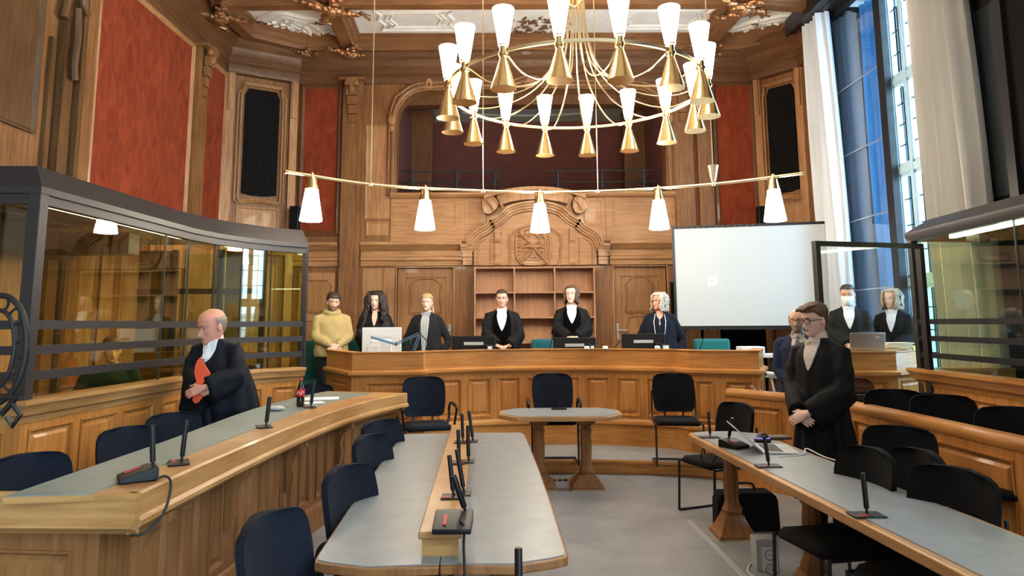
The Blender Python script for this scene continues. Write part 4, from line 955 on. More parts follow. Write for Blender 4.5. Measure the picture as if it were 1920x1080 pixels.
q = [T(-.075,.10),T(.068,.10),T(.068,2.95),T(-.075,2.95)]; part('ridge_body', MB().slab(q, .7525, .82), M['desk_top'], rg, True)
q = [T(-.088,.085),T(.080,.085),T(.080,2.97),T(-.088,2.97)]; part('ridge_cap', MB().slab(q, .82, .848), M['desk_top'], rg, True, bevel=.006)

# ------------------------------------------------------------------ witness table
c = P(1050,772,h=.75); wt = thing('witness_table', 'small octagonal grey-topped oak table in front of the judges bench', 'table', (c.x,c.y,0))
hx, hy = .62, .36; oc = [(-hx,-hy*.45),(-hx*.72,-hy),(hx*.72,-hy),(hx,-hy*.45),(hx,hy*.45),(hx*.72,hy),(-hx*.72,hy),(-hx,hy*.45)]
part('table_top', MB().slab(oc, .70, .745), M['desk_top'], wt, bevel=.008); part('linoleum_inlay', MB().slab([(x*.955,y*.93) for x,y in oc], .744, .75), M['inlay'], wt, label='grey inlaid table surface')
pts = [P(1010,905,h=0), P(1098,905,h=0)]
for q in (-.22, .26):
    mb = MB(); mb.lathe([(.16,0),(.16,.03),(.075,.14)], (q,0,0), square=True); mb.lathe([(.07,.14),(.078,.17),(.055,.22),(.06,.45),(.052,.52),(.062,.56),(.05,.60),(.06,.63)], (q,0,0), 8); mb.lathe([(.07,.62),(.10,.66),(.19,.70)], (q,0,0), square=True, sy=.75); part('leg', mb, M['desk'], wt)
    part('foot_edging', MB().lathe([(.165,0),(.165,.014)], (q,0,0), square=True), M['brass'], wt, label='brass edging round the foot')

# ------------------------------------------------------------------ right-hand desk
RT = .75
ro_ = [(1.43,5.78),(1.46,5.86),(1.60,5.93),(1.85,5.93),(2.02,5.80),(2.04,5.64),(2.16,3.0),(2.24,1.2),(1.66,1.2),(1.62,2.6),(1.52,4.2)]
rt = thing('lawyers_desk', 'long narrow grey-topped desk with oak edge on the right', 'desk', (1.8,3.6,0))
part('table_top', MB().slab(ro_, RT-.055, RT-.003), M['desk_top'], rt, True, bevel=.008)
cx_ = sum(p[0] for p in ro_)/len(ro_)
ri = [(1.47,5.74),(1.49,5.82),(1.61,5.89),(1.84,5.89),(1.99,5.78),(2.01,5.62),(2.13,3.0),(2.20,1.23),(1.71,1.23),(1.665,2.6),(1.56,4.2)]
part('linoleum_inlay', MB().slab(ri, RT-.004, RT+.001), M['inlay'], rt, True, label='grey inlaid writing surface')
v1 = P(1375,1005,h=0); table_legs(rt, [(v1.x,v1.y),(1.80,4.35),(1.88,2.6)], H=.695)

# ------------------------------------------------------------------ right divider
dv = thing('oak_divider', 'low panelled oak divider running behind the right-hand desk', 'divider', (2.9,5.5,0))
pd = Path([(2.95,7.62),(2.27,7.42),(2.68,6.82),(2.95,6.15),(3.0,5.2),(3.03,4.2),(3.04,1.5)])
pd = Path([(2.27,7.42),(2.68,6.82),(2.94,6.15),(3.0,5.2),(3.03,4.2),(3.05,1.5)])
mb = MB(); sp = []
for i, n in enumerate((1,1,1,1,3)): sp += [(pd.s[i]+a, pd.s[i]+b) for a, b in even(0, pd.s[i+1]-pd.s[i], n, .08)]
paneling(mb, pd, 0, .90, sp, .2, .08, .022); part('panelling', mb, M['bench'], dv, True)
mb = MB(); sweep(mb, pd, [(-.06,.88),(.03,.88),(.04,.90),(.04,.93),(.02,.96),(-.06,.96)]); part('cap_rail', mb, M['bench_across'], dv, True)

# ------------------------------------------------------------------ right bench behind the glass screen
v0 = P(1555,656,Y=7.9); v1 = P(1676,656,Y=7.9)
rb = thing('side_bench', 'panelled oak bench behind the glass screen carrying a laptop and files', 'bench', (4.1,7.9,.15))
pb_ = Path([(3.42,7.9),(v1.x,7.9),(4.93,8.36)]); mb = MB(); paneling(mb, pb_, .15, 1.06, even(0, pb_.s[1], 2, .1) + [(pb_.s[1]+.08, pb_.L-.1)], .2, .07, .022); part('front_panelling', mb, M['bench'], rb, True)
mb = MB(); sweep(mb, pb_, [(o, z-.015) for o, z in CAP]); part('top_rail', mb, M['bench_across'], rb, True)
mb = MB(); mb.slab([(3.42,7.95),(v1.x,7.95),(4.9,8.38),(4.8,8.46),(4.2,8.2),(3.42,8.2)], 1.28, 1.312); part('desk_surface', mb, M['bench_across'], rb, True)
# ------------------------------------------------------------------ chairs
def chair(label, arms=True, m='fabric', sled=True, group=None):
    r = thing('office_chair', label, 'chair', (0,0,0), group)
    mb = MB(); n = 11
    def backrow(z, w_, yc, bow):   # rounded slab section
        pts = []
        for i in range(n): u = -1+2*i/(n-1); pts.append((u*w_, yc+bow*u*u*-1, z))
        bkp = [(x, y+.035+.012*(1-abs(x/w_ if w_ else 0)), z) for x, y, z in reversed(pts)]
        return pts+bkp
    rows = []
    for z, w_, yc in ((.52,.13,.195),(.53,.19,.197),(.56,.213,.20),(.66,.228,.215),(.78,.232,.235),(.86,.226,.252),(.90,.208,.262),(.925,.17,.268),(.935,.11,.272)): rows.append(backrow(z, w_, yc, .045))
    part('backrest', MB().rings(rows), M[m], r, smooth=60)
    mb = MB(); rows = []
    for y, w_, z0, z1 in ((-.235,.15,.435,.452),(-.225,.20,.425,.470),(-.18,.232,.418,.480),(0,.24,.418,.475),(.14,.235,.42,.48),(.20,.215,.425,.478),(.225,.16,.435,.46)):
        rows.append([(w_*.93,y,z0),(w_,y,(z0+z1)/2),(w_*.9,y,z1-.003),(w_*.5,y,z1),(-w_*.5,y,z1),(-w_*.9,y,z1-.003),(-w_,y,(z0+z1)/2),(-w_*.93,y,z0)])
    part('seat', MB().rings(rows), M[m], r, smooth=60)
    mb = MB()
    mb.tube([(-.10,.23,.53),(-.10,.21,.43),(-.10,.1,.41)], .011, 6); mb.tube([(.10,.23,.53),(.10,.21,.43),(.10,.1,.41)], .011, 6); mb.tube([(-.10,.21,.43),(.10,.21,.43)], .009, 6); mb.tube([(-.10,.1,.41),(.10,.1,.41)], .009, 6); part('back_support', mb, M['metal_dark'], r)
    for q in (-1, 1):
        x = .245*q; mb = MB()
        if arms: mb.tube(smooth_line([(x,.20,.012),(x,-.20,.012),(x,-.235,.03),(x,-.235,.08),(x,-.215,.44)], 4), .011, 8)
        else: mb.tube(smooth_line([(x,.22,.012),(x,-.20,.012),(x,-.235,.03),(x,-.235,.08),(x,-.22,.44)], 4), .011, 8)
        mb.tube([(x,-.215,.43),(x,.18,.43)], .011, 8)
        part('leg', mb, M['metal_dark'], r)
        if arms:
            mb = MB(); mb.tube(smooth_line([(x,.16,.43),(x*1.12,.20,.50),(x*1.14,.21,.60),(x*1.14,.16,.655),(x*1.14,.0,.665),(x*1.14,-.16,.655),(x*1.13,-.21,.63)], 4), .014, 8, flat=1.2); mb.tube([(x*1.14,-.20,.63),(x*1.05,-.16,.43)], .012, 8)
            part('armrest', mb, M['plastic'], r)
        else:
            part('back_upright', MB().tube(smooth_line([(x*.95,.17,.43),(x*.98,.235,.52),(x*.96,.245,.75)], 4), .010, 6), M['metal_dark'], r)
    mb = MB(); mb.tube([(-.245,.20,.012),(.245,.20,.012)], .011, 8); mb.tube([(-.245,.05,.43),(.245,.05,.43)], .011, 8); part('cross_bar', mb, M['metal_dark'], r)
    return r
G1 = 'dark fabric chairs of the courtroom'
def place(proto, loc, deg, lab): return again(proto, loc, math.radians(deg), lab, G1)
c1 = chair('navy chair with armrests standing on the step left of the witness table', True, group=G1)
v = P(806,706,h=1.085); c1.location = (v.x+.0, v.y-.25, .15); c1.rotation_euler = (0,0,math.radians(16))
v = P(1035,700,h=1.085); place(c1, (v.x, v.y-.25, .15), 0, 'navy chair with armrests directly behind the witness table')
c3 = chair('black armless chair on the step right of the witness table', False, 'fabric_black', group=G1)
v = P(1256,700,h=1.085); c3.location = (v.x, v.y-.25, .15); c3.rotation_euler = (0,0,math.radians(-6))
def by_top(proto, px, py, deg, lab, fl=0.0, back=.25):
    v = P(px, py, h=fl+.935); a = math.radians(deg); return place(proto, (v.x+back*math.sin(a), v.y-back*math.cos(a), fl), deg, lab)
# left of the centre tables (facing the table: backs to the left)
by_top(c1, 505, 966, 78, 'nearest navy chair at the lower left corner of the conference table')
by_top(c1, 648, 876, 72, 'navy chair beside the left table half, in front of two others')
by_top(c1, 692, 817, 72, 'middle navy chair of the three along the left table half')
by_top(c1, 712, 788, 62, 'farthest navy chair along the left table half')
# behind the left desk
by_top(c1, 50, 852, 60, 'nearest dark chair behind the curved desk at the left edge')
by_top(c1, 243, 800, 55, 'dark chair behind the curved desk next to the nearest one')
by_top(c1, 325, 774, 50, 'dark chair behind the curved desk just left of the lawyer with the orange folder')
by_top(c1, 414, 757, 75, 'dark chair directly in front of the lawyer with the orange folder')
by_top(c1, 590, 721, 30, 'dark chair at the far end of the curved desk behind the cola bottle')
# right
v = P(1300, 975, h=0); place(c3, (1.78,6.22,0), -68, 'black chair at the far end of the right-hand desk, seat turned to the aisle')
place(c3, (2.02,3.95,0), -85, 'black chair pushed under the back of the right-hand desk beside the power column')
by_top(c3, 1628, 840, -78, 'black chair tucked behind the right-hand desk next to the standing lawyer')
by_top(c3, 1685, 799, -40, 'black chair against the oak divider behind the standing lawyer')
by_top(c3, 1790, 878, -70, 'nearest black chair behind the right-hand desk')
by_top(c3, 1592, 708, -30, 'black chair behind the divider seen between lawyer and glass screen post', .15)
by_top(c3, 1674, 730, -20, 'black chair behind the divider in the middle below the glass screen', .15)
by_top(c3, 1764, 740, -20, 'black chair behind the divider below the side dock sill', .15)
by_top(c3, 1900, 763, -30, 'black chair behind the divider at the right edge', .15)
by_top(c1, 175, 727, 40, 'dark chair inside the glass dock in front of the seated man', .15)
by_top_seat = P(212,632,Y=7.1); place(c1, (by_top_seat.x, 7.1, .15), 26, 'dark chair the man in the glass dock sits on')
# teal armchairs behind the bench
def teal(label, m, group):
    r = thing('armchair', label, 'chair', (0,0,0), group)
    part('backrest', MB().box(-.26,.26,.20,.30,.42,1.02), M[m], r, bevel=.04); part('seat', MB().box(-.25,.25,-.25,.22,.36,.48), M[m], r, bevel=.03)
    for q in (-1,1): part('armrest', MB().box(q*.27,q*.33,-.22,.25,.40,.66), M[m], r, bevel=.02)
    mb = MB(); mb.tube([(0,0,.08),(0,0,.36)], .03, 10)
    for k in range(5): a = k*1.2566; mb.tube([(0,0,.1),(.28*math.cos(a),.28*math.sin(a),.04)], .018, 6); mb.sphere((.28*math.cos(a),.28*math.sin(a),.03), .03, 8)
    part('swivel_base', mb, M['metal_dark'], r); return r
G2 = 'green upholstered armchairs behind the judges bench'
def tplace(o, px, py, Y, lab, deg=0, first=False, dz=1.02):
    v = P(px, py, Y=Y); L = (v.x, Y, .40)
    if first: o.location = L; o.rotation_euler = (0,0,math.radians(deg)); return o
    return again(o, L, math.radians(deg), lab, G2)
t1 = teal('bright teal armchair standing empty at the right end of the judges bench', 'teal', G2); tplace(t1, 1343, 624, 9.75, '', 0, True)
tplace(t1, 1043, 630, 10.35, 'teal armchair half hidden at the right hand of the long-haired judge', 55)
t2 = teal('dark green armchair behind the hoodie wearer near the dock', 'teal_dark', G2); tplace(t2, 582, 630, 10.0, '', 0, True)
tplace(t2, 664, 630, 10.4, 'dark green armchair between the hoodie wearer and the woman with curly hair')
tplace(t2, 756, 628, 10.5, 'dark green armchair between the woman with curly hair and the blazer wearer')
tplace(t2, 900, 626, 10.95, 'dark green armchair behind the bench monitor left of the male judge')

# ------------------------------------------------------------------ microphones
GM = 'black stick microphones on the desks'
def stick_mic(base, top, z, lab, console=False, cr=0, sw=.012, plate_=.075):
    """base: place of the foot in the photo, top: place of the tip"""
    b = P(*base, h=z); d = P(*top, Y=b.y); r = thing('microphone', lab, 'microphone', (b.x,b.y,z), GM)
    vx, vz = d.x-b.x, d.z-z; L = math.hypot(vx, vz)
    if console:
        w_ = .075; mb = MB(); mb.prism([(-.09,0),(.07,0),(.07,.055),(.03,.055),(-.09,.018)], lambda y, q: (-w_, y, q), lambda y, q: (w_, y, q))
        part('console', mb.shift((0,0,0), cr), M['plastic'], r, bevel=.004)
        mb = MB(); mb.obox((-.03,-.03,.040),(.006,0,0),(0,.032,.0100),(0,0,.002)); part('red_stripe', mb.shift((0,0,0), cr), M['red_label'], r, label='red button stripe')
        foot = (.045*math.cos(cr)-.05*math.sin(cr), .045*math.sin(cr)+.05*math.cos(cr), .05)
        if cr: foot = (.02*math.cos(cr)-.05*math.sin(cr), .02*math.sin(cr)+.05*math.cos(cr), .05)
    else:
        part('base_plate', MB().box(-plate_,plate_,-.05,.05,0,.006).shift((0,0,0), cr), M['plastic'], r, bevel=.002)
        part('red_stripe', MB().box(-.045,.0,-.03,-.015,.0055,.0075).shift((0,0,0), cr), M['red_label'], r, label='red button stripe'); foot = (0.01,.01,.005)
    tip = (vx, .01, vz); s_ = Vector(tip)-Vector(foot)
    part('stick', MB().tube([foot, Vector(foot)+s_*.12, Vector(foot)+s_*.13, Vector(foot)+s_*.98, tip], [.006,.006,sw,sw,sw*.85], 12), M['plastic'], r)
    return r
LM = LH+.002
stick_mic((262,898), (283,797), LM, 'black console microphone with cable at the near end of the curved desk', True, -1.0)
stick_mic((335,868), (348,789), LM, 'black stick microphone second from the near end of the curved desk', cr=-1.1)
stick_mic((495,800), (505,744), LM, 'black stick microphone in the middle of the curved desk', cr=-1.1, sw=.014)
stick_mic((580,764), (588,716), LM, 'black stick microphone beside the cola bottle on the curved desk', cr=-1.1, sw=.014)
ZR_ = .85
stick_mic((850,990), (850,893), ZR_, 'nearest black console microphone on the ridge between the table halves', True, 0)
for (b, t_, lab) in (((846,932),(842,854),'leftward black microphone of the pair just beyond the nearest console'),((866,926),(856,843),'rightward black microphone of the pair just beyond the nearest console'),
                ((857,868),(859,806),'leftward black microphone of the middle pair on the ridge'),((875,866),(877,798),'rightward black microphone of the middle pair on the ridge'),
                ((865,829),(866,776),'leftward black microphone of the farthest pair on the ridge'),((884,828),(879,771),'rightward black microphone of the farthest pair on the ridge')):
    stick_mic(b, t_, ZR_, lab, plate_=.045, sw=.011)
stick_mic((1330,820), (1329,772), RT+.002, 'farthest black microphone on the right-hand desk', sw=.011)
stick_mic((1374,838), (1374,784), RT+.002, 'black console microphone behind the open laptop', True, .6)
stick_mic((1440,874), (1434,818), RT+.002, 'black microphone standing in front of the open laptop', sw=.012)
stick_mic((1624,966), (1620,888), RT+.002, 'nearest black microphone on the right-hand desk')
v = P(1048,767,h=.752); r = thing('gooseneck_microphone', 'small gooseneck microphone on the witness table', 'microphone', (v.x,v.y,.752), 'gooseneck microphones')
part('base_plate', MB().box(-.08,.08,-.05,.05,0,.01), M['plastic'], r); part('gooseneck', MB().tube(smooth_line([(0,.0,.01),(.01,.0,.10),(.04,-.02,.2)],4), .004, 6), M['plastic'], r)
# mic in the foreground on a desk below the frame
fd = thing('press_desk', 'edge of a grey-topped desk below the photographer', 'desk', (.2,1.9,0))
part('table_top', MB().box(-.5,.9,1.3,2.30,.70,.735), M['desk'], fd, True, bevel=.005); part('linoleum_inlay', MB().box(-.46,.86,1.34,2.26,.734,.738), M['inlay'], fd, True)
for x in (-.4,.8):
    for y in (1.4,2.2): part('leg', MB().box(x-.03,x+.03,y-.03,y+.03,0,.70), M['desk'], fd, True)
v = P(972,1027,Y=2.2); r = thing('microphone', 'black microphone stick rising at the bottom edge of the picture', 'microphone', (v.x,2.2,.738), GM)
part('base_plate', MB().box(-.075,.075,-.05,.05,0,.006), M['plastic'], r); part('stick', MB().tube([(0,0,.005),(0,0,v.z-.738-.003),(0,0,v.z-.738)], [.012,.012,.010], 12), M['plastic'], r)
def gooseneck(px, py, tx, ty, Y, lab, z=1.155):
    b = P(px, py, Y=Y); t_ = P(tx, ty, Y=Y-.1); r = thing('gooseneck_microphone', lab, 'microphone', (b.x,Y,z), 'gooseneck microphones')
    part('base', MB().box(-.06,.06,-.05,.05,0,.03), M['plastic'], r, bevel=.005)
    dx, dz = t_.x-b.x, t_.z-z
    part('gooseneck', MB().tube(smooth_line([(0,0,.03),(dx*.25,-.02,dz*.35+.02),(dx*.6,-.06,dz*.75),(dx,-.1,dz)],4), .006, 6), M['plastic'], r); part('capsule', MB().sphere((dx,-.1,dz), .013, 8), M['plastic'], r)
gooseneck(935,660,968,638,9.05,'gooseneck microphone before the folded hands of the male judge')
gooseneck(1026,655,1045,614,9.2,'gooseneck microphone left of the long-haired judge')
gooseneck(820,655,788,627,9.05,'gooseneck microphone in front of the woman in the blazer')
gooseneck(1140,655,1163,640,9.1,'gooseneck microphone left of the grey-haired woman')
gooseneck(1308,655,1328,616,9.1,'gooseneck microphone left of the teal armchair')

# ------------------------------------------------------------------ screens and small things on the judges bench
def monitor(px0, px1, py, Y, lab, m='plastic', bz=1.155):
    a = P(px0, py, Y=Y); b = P(px1, py, Y=Y); w_ = (b.x-a.x)/2; zt = a.z; r = thing('monitor', lab, 'monitor', ((a.x+b.x)/2,Y,bz), 'monitors on the judges bench')
    h = .33; part('housing', MB().box(-w_,w_,-.02,.015,zt-bz-h,zt-bz), M[m], r, bevel=.006)
    part('vent', MB().box(-w_*.45,w_*.45,-.026,-.02,zt-bz-.12,zt-bz-.08), M['grey_plastic'] if m == 'plastic' else M['white_plastic'], r)
    part('stand', MB().tube([(0,.02,.0),(0,.0,max(zt-bz-h,.02)+.1)], .02, 8).box(-.12,.12,-.06,.1,-.0,.012), M[m], r)
    return r
monitor(848,929,630,9.25,'black monitor in front of the bookcase between blazer wearer and male judge'); monitor(1037,1117,633,9.25,'black monitor in front of the long-haired judge'); monitor(1165,1246,626,9.2,'black monitor in front of the grey-haired woman')
m_ = monitor(680,753,614,8.75,'white monitor seen from behind on the left wing of the judges bench', 'white_plastic', 1.155)
part('rear_cover', MB().box(-.13,.13,-.04,-.02,.08,.30), M['white_plastic'], m_, bevel=.01); part('stand_plate', MB().box(-.17,-.02,-.05,-.04,.06,.24), M['white_plastic'], m_, bevel=.006)
dlp = thing('desk_lamp', 'slate-blue jointed desk lamp in front of the white monitor', 'lamp', tuple(P(768,654,Y=8.55)))
f0 = P(768,652,Y=8.55); f1 = P(787,625,Y=8.55); f2 = P(742,645,Y=8.50); f3 = P(696,632,Y=8.45)
b0 = Vector((f0.x,8.55,1.155))
dlp.location = b0
part('base', MB().lathe([(.06,1.155),(.06,1.17),(.02,1.18)], (f0.x,8.55,0), 16), M['lamp_blue'], dlp, True)
for o_ in (-.012,.012):
    part('arm', MB().tube([(f0.x+o_,8.55,1.17),(f1.x+o_,8.55,f1.z)], .007, 6), M['lamp_blue'], dlp, True); part('arm', MB().tube([(f1.x,8.55,f1.z+o_),(f2.x,8.50,f2.z+o_)], .007, 6), M['lamp_blue'], dlp, True)
d = (f3-f2); part('lamp_head', MB().obox((f2+f3)/2, d/2, Vector((0,.04,0)), Vector((0,0,.014))), M['lamp_blue'], dlp, True, bevel=.006); part('joint', MB().sphere(f1,.02,10).sphere(f2,.022,10), M['metal_dark'], dlp, True)
for px, lab in ((1098,'small white round puck on the bench near the long-haired judge'),(1132,'small white round puck on the bench between the two monitors'),(1228,'small white bottle-like device before the grey-haired woman')):
    v = P(px, 652, Y=8.95); single('desk_puck', MB().lathe([(.035,0),(.035,.02),(.025,.035)], (v.x,8.80,BT), 14), M['white_plastic'], lab, 'device')
for px0, px1, lab in ((1232,1258,'black telephone right of the grey-haired woman monitor'),(906,925,'black telephone beside the left bench monitor'),(1102,1116,'black telephone beside the middle bench monitor')):
    a = P(px0,648,Y=9.05); b = P(px1,648,Y=9.05); r = thing('telephone', lab, 'telephone', ((a.x+b.x)/2,9.08,1.155), 'telephones on the judges bench')
    w_ = (b.x-a.x)/2; part('body', MB().prism([(-.08,0),(.08,0),(.08,.20),(.05,.22)], lambda y,z: (-w_,y,z), lambda y,z: (w_,y,z)), M['plastic'], r, bevel=.005); part('handset', MB().box(-w_,-w_*.3,-.02,.1,.2,.235), M['plastic'], r, bevel=.008); part('display', MB().obox((w_*.3,-.035,.15),(w_*.4,0,0),(0,.03,.05),(0,-.003,.003)), M['grey_plastic'], r)
# pen
v = P(948,650,Y=8.85)
# printer and side table at the right end of the bench
v = P(1402,655,Y=9.0)
sd = thing('side_table', 'small white side table at the right end of the judges bench', 'table', (v.x+.22,9.2,.15)); v = v + Vector((.20,.15,0)); part('table_top', MB().box(v.x-.28,v.x+.28,8.95,9.42,1.20,1.235), M['white_plastic'], sd, True)
for x in (v.x-.27, v.x+.25):
    for y in (8.99,9.38): part('leg', MB().box(x-.02,x+.02,y-.02,y+.02,.15,1.20), M['metal_dark'], sd, True)
pr_ = thing('printer', 'small off-white printer on the side table beside the bench', 'printer', (v.x-.08,9.18,1.235)); part('body', MB().box(-.17,.12,-.14,.14,0,.10), M['white_plastic'], pr_, bevel=.01); part('paper_tray', MB().box(-.14,.08,-.2,-.13,.01,.025), M['grey_plastic'], pr_)
v = P(1462,726,Y=7.7); dc = thing('document_camera', 'white document camera on a jointed arm behind the divider', 'camera', (v.x,7.7,.15)); h = P(1446,702,Y=7.7)
part('pedestal', MB().box(-.15,.15,-.12,.12,0,.60), M['black_wood'], dc)
part('base', MB().box(-.13,.13,-.1,.1,.60,.63), M['white_plastic'], dc, bevel=.006); part('arm', MB().tube([(0.0,0,.62),(-.06,0,.74),(-.09,0,h.z-.16)], .014, 8), M['white_plastic'], dc); part('head', MB().tube([(-.14,0,h.z-.15),(.02,0,h.z-.165)], .034, 14), M['white_plastic'], dc); part('lens', MB().tube([(-.145,-.0,h.z-.15),(-.14,-.0,h.z-.15)], .02, 12), M['plastic'], dc)
v = P(1424,715,Y=7.75); dc2 = thing('folding_arm', 'grey folding arm leaning beside the document camera', 'camera arm', (v.x,7.75,.15)); part('stand', MB().box(-.05,.05,-.05,.05,0,.62), M['metal_dark'], dc2); part('arm', MB().tube([(.08,0,.60),(-.02,0,.72),(-.09,0,.80)], .012, 8), M['grey_plastic'], dc2); part('arm', MB().tube([(.1,0,.62),(.0,0,.77)], .010, 8), M['grey_plastic'], dc2)

# ------------------------------------------------------------------ laptops
def laptop(label, loc, deg, w_=.17, d=.12, open_=105, logo=False, keys=True):
    r = thing('laptop', label, 'laptop', loc, rz=math.radians(deg))
    b = part('base', MB().box(-w_,w_,-d,d,0,.014), M['silver'], r, bevel=.003)
    if keys:
        mb = MB()
        for i in range(12):
            for j in range(5): mb.box(-w_*.85+i*w_*.142,-w_*.85+i*w_*.142+w_*.115,d*.75-j*.024-.019,d*.75-j*.024,.014,.016)
        part('keyboard', mb, M['plastic'], b); part('touchpad', MB().box(-.045,.045,-d*.85,-d*.35,.0138,.0148), M['grey_plastic'], b)
    a = math.radians(open_); L = d*2
    c_ = Vector((0, d-math.cos(a)*-L/2*-1*-1, 0)); up = Vector((0, -math.cos(a), math.sin(a))); nrm = Vector((0, math.sin(a), math.cos(a)))
    cc = Vector((0,d,.012)) + up*(L/2)
    part('lid', MB().obox(cc, (w_,0,0), up*(L/2), nrm*.004), M['silver'], r, bevel=.002); part('display', MB().obox(cc-nrm*.0048, (w_*.94,0,0), up*(L/2*.92), nrm*.0006), M['plastic'], r)
    if logo: part('lid_mark', MB().obox(cc+nrm*.0045+up*.05+Vector((-w_*.55,0,0)), (.022,0,0), up*.008, nrm*.0005), M['white_plastic'], r)
    return r
v = P(1450,845,h=RT); laptop('open silver laptop on the right-hand desk before the standing lawyer', (v.x+.02,v.y+.02,RT+.002), 82, .17, .12, 138)
v = P(1622,655,Y=8.0); laptop('open silver laptop seen from behind on the bench behind the glass screen', (v.x,8.05,1.315), 180, .20, .10, 100, True, False)
v = P(1430,829,h=RT); r = thing('conference_puck', 'dark round device with a glowing blue ring beside the laptop', 'device', (v.x,v.y,RT+.002))
part('body', MB().lathe([(.06,0),(.062,.02),(.03,.06),(.015,.07)], n=20), M['plastic'], r); part('lit_ring', MB().tube([(.05*math.cos(a),.05*math.sin(a),.03) for a in [i*.314 for i in range(21)]], .004, 6), M['blue_glow'], r, label='glowing blue ring')
v = P(1446,823,h=RT); r = thing('leather_case', 'brown case lying at the back edge of the right-hand desk', 'case', (v.x+.05,v.y,RT+.002)); part('body', MB().box(-.09,.09,-.06,.06,0,.022), mat('brown_leather', (.06,.03,.02), .5), r, bevel=.006)
mb = MB(); p0 = P(1462,858,h=RT); p1 = P(1510,852,h=RT); p2 = P(1545,858,h=RT); p3 = P(1532,868,h=RT)
mb.tube(smooth_line([(p0.x,p0.y,RT+.006),(p1.x-.03,p1.y-.03,RT+.007),(p1.x+.03,p1.y+.05,RT+.03),(p2.x,p2.y,RT+.006),(2.12,p2.y-.2,RT+.004)], 6), .004, 6); single('power_cable', mb, M['cable_white'], 'white power cable lying across the right-hand desk', 'cable')
# files
v = P(1690,656,Y=8.05); fz = 1.315
rnd = random.Random(2)
for k in range(5):
    r_ = rnd.uniform(-.2,.2); single('file_folder', MB().box(-.15,.15,-.10,.10,0,.018).shift((v.x-.06+k*.012+rnd.uniform(-.02,.02), 8.12, fz+k*.0185), r_), M['folder'], ['bottom','second lowest','middle','second highest','top'][k]+' buff case file in the stack on the bench behind the glass screen', 'folder', 'case files on the side bench', bevel=.004)
for k in range(2): single('file_folder', MB().box(-.14,.14,-.10,.10,0,.022).shift((v.x+.27, 8.26, fz+k*.0225), .4), M['folder_yellow'], ['lower','upper'][k]+' yellow folder right of the buff case files', 'folder', 'yellow folders on the side bench', bevel=.004)

# ------------------------------------------------------------------ bottle, papers, glasses bundle, cables
v = P(563,763,h=LH); r = thing('cola_bottle', 'cola bottle with a red label at the far end of the curved desk', 'bottle', (v.x,v.y,LM))
part('bottle_body', MB().lathe([(.028,0),(.033,.01),(.033,.06),(.029,.085),(.033,.11),(.033,.14),(.026,.175),(.013,.205),(.012,.225)], n=20), M['cola'], r)
part('label', MB().lathe([(.0338,.09),(.0338,.15)], n=20, cap=False), M['red_label'], r, label='red bottle label with a white script wave')
part('script_wave', MB().tube([(.0345*math.cos(a), .0345*math.sin(a), .12+.012*math.sin(a*6)) for a in [-2.6+i*.1 for i in range(22)]], .0028, 5), M['white_plastic'], r); part('cap', MB().lathe([(.015,.222),(.015,.24)], n=16), M['red_label'], r)
for px, py, a, s, z, lab in ((603,748,.2,.16,0,'white sheets of paper at the far end of the curved desk'),(585,757,.5,.10,.004,'small white note beside the cola bottle')):
    v = P(px, py, h=LH); single('paper_sheet', MB().box(-s,s,-s*.7,s*.7,0,.004).shift((v.x,v.y,LM+z), a), M['paper'], lab, 'paper')
v = P(533,768,h=LH); r = thing('eyeglasses', 'folded clear-framed glasses lying on the curved desk', 'glasses', (v.x,v.y,LM), rz=.8)
for q in (-1,1):
    part('rim', MB().tube([(q*.034+.025*math.cos(a),.0,.022+.02*math.sin(a)) for a in [i*.449 for i in range(15)]], .0025, 5), M['grey_plastic'], r); part('temple', MB().tube([(q*.06,0,.03),(q*.06,.06,.02),(q*-.02,.12,.006)], .0025, 5), M['grey_plastic'], r)
v = P(520,770,h=LH); single('glasses_case', MB().sphere((v.x,v.y-.03,LM+.022), .05, 14, sx=1.4, sz=.42), M['grey_plastic'], 'pale grey glasses case beside the folded glasses', 'case')
def cable(pts, r, m, lab): single('cable', MB().tube(smooth_line(pts, 6), r, 6), M[m], lab, 'cable')
e = fr.at(.10)
v = P(295,905,h=LH); cable([(v.x-.02,v.y+.02,LM+.008),(-1.60,3.28,LM+.012),(-1.568,3.27,LH-.02),(-1.565,3.22,LH-.12),(-1.60,3.14,LH-.19),(-1.66,3.12,LH-.20)], .006, 'rubber', 'black microphone cable hanging over the edge of the curved desk')
a = Vector((*T(.05,.12), .87)); cable([a,(a.x+.04,a.y-.05,.88),(T(.09,.08)[0],T(.09,.08)[1]-.02,.80),(T(.10,.0)[0],2.62,.70),(T(.07,0)[0],2.60,.45),(T(.04,0)[0],2.62,.1)], .006, 'rubber', 'black microphone cable hanging down at the end of the ridge')
for k, (px, py) in enumerate(((1322,850),(1400,858))):
    v = P(px, py, h=.62); cable([(v.x,v.y,.69),(v.x-.04,v.y-.03,.60),(v.x+.02,v.y-.02,.52),(v.x+.1,v.y,.62),(v.x+.15,v.y,.69)], .005, 'rubber', ['loop of black cable hanging under the far end of the right-hand desk','loop of black cable hanging under the right-hand desk below the laptop'][k])
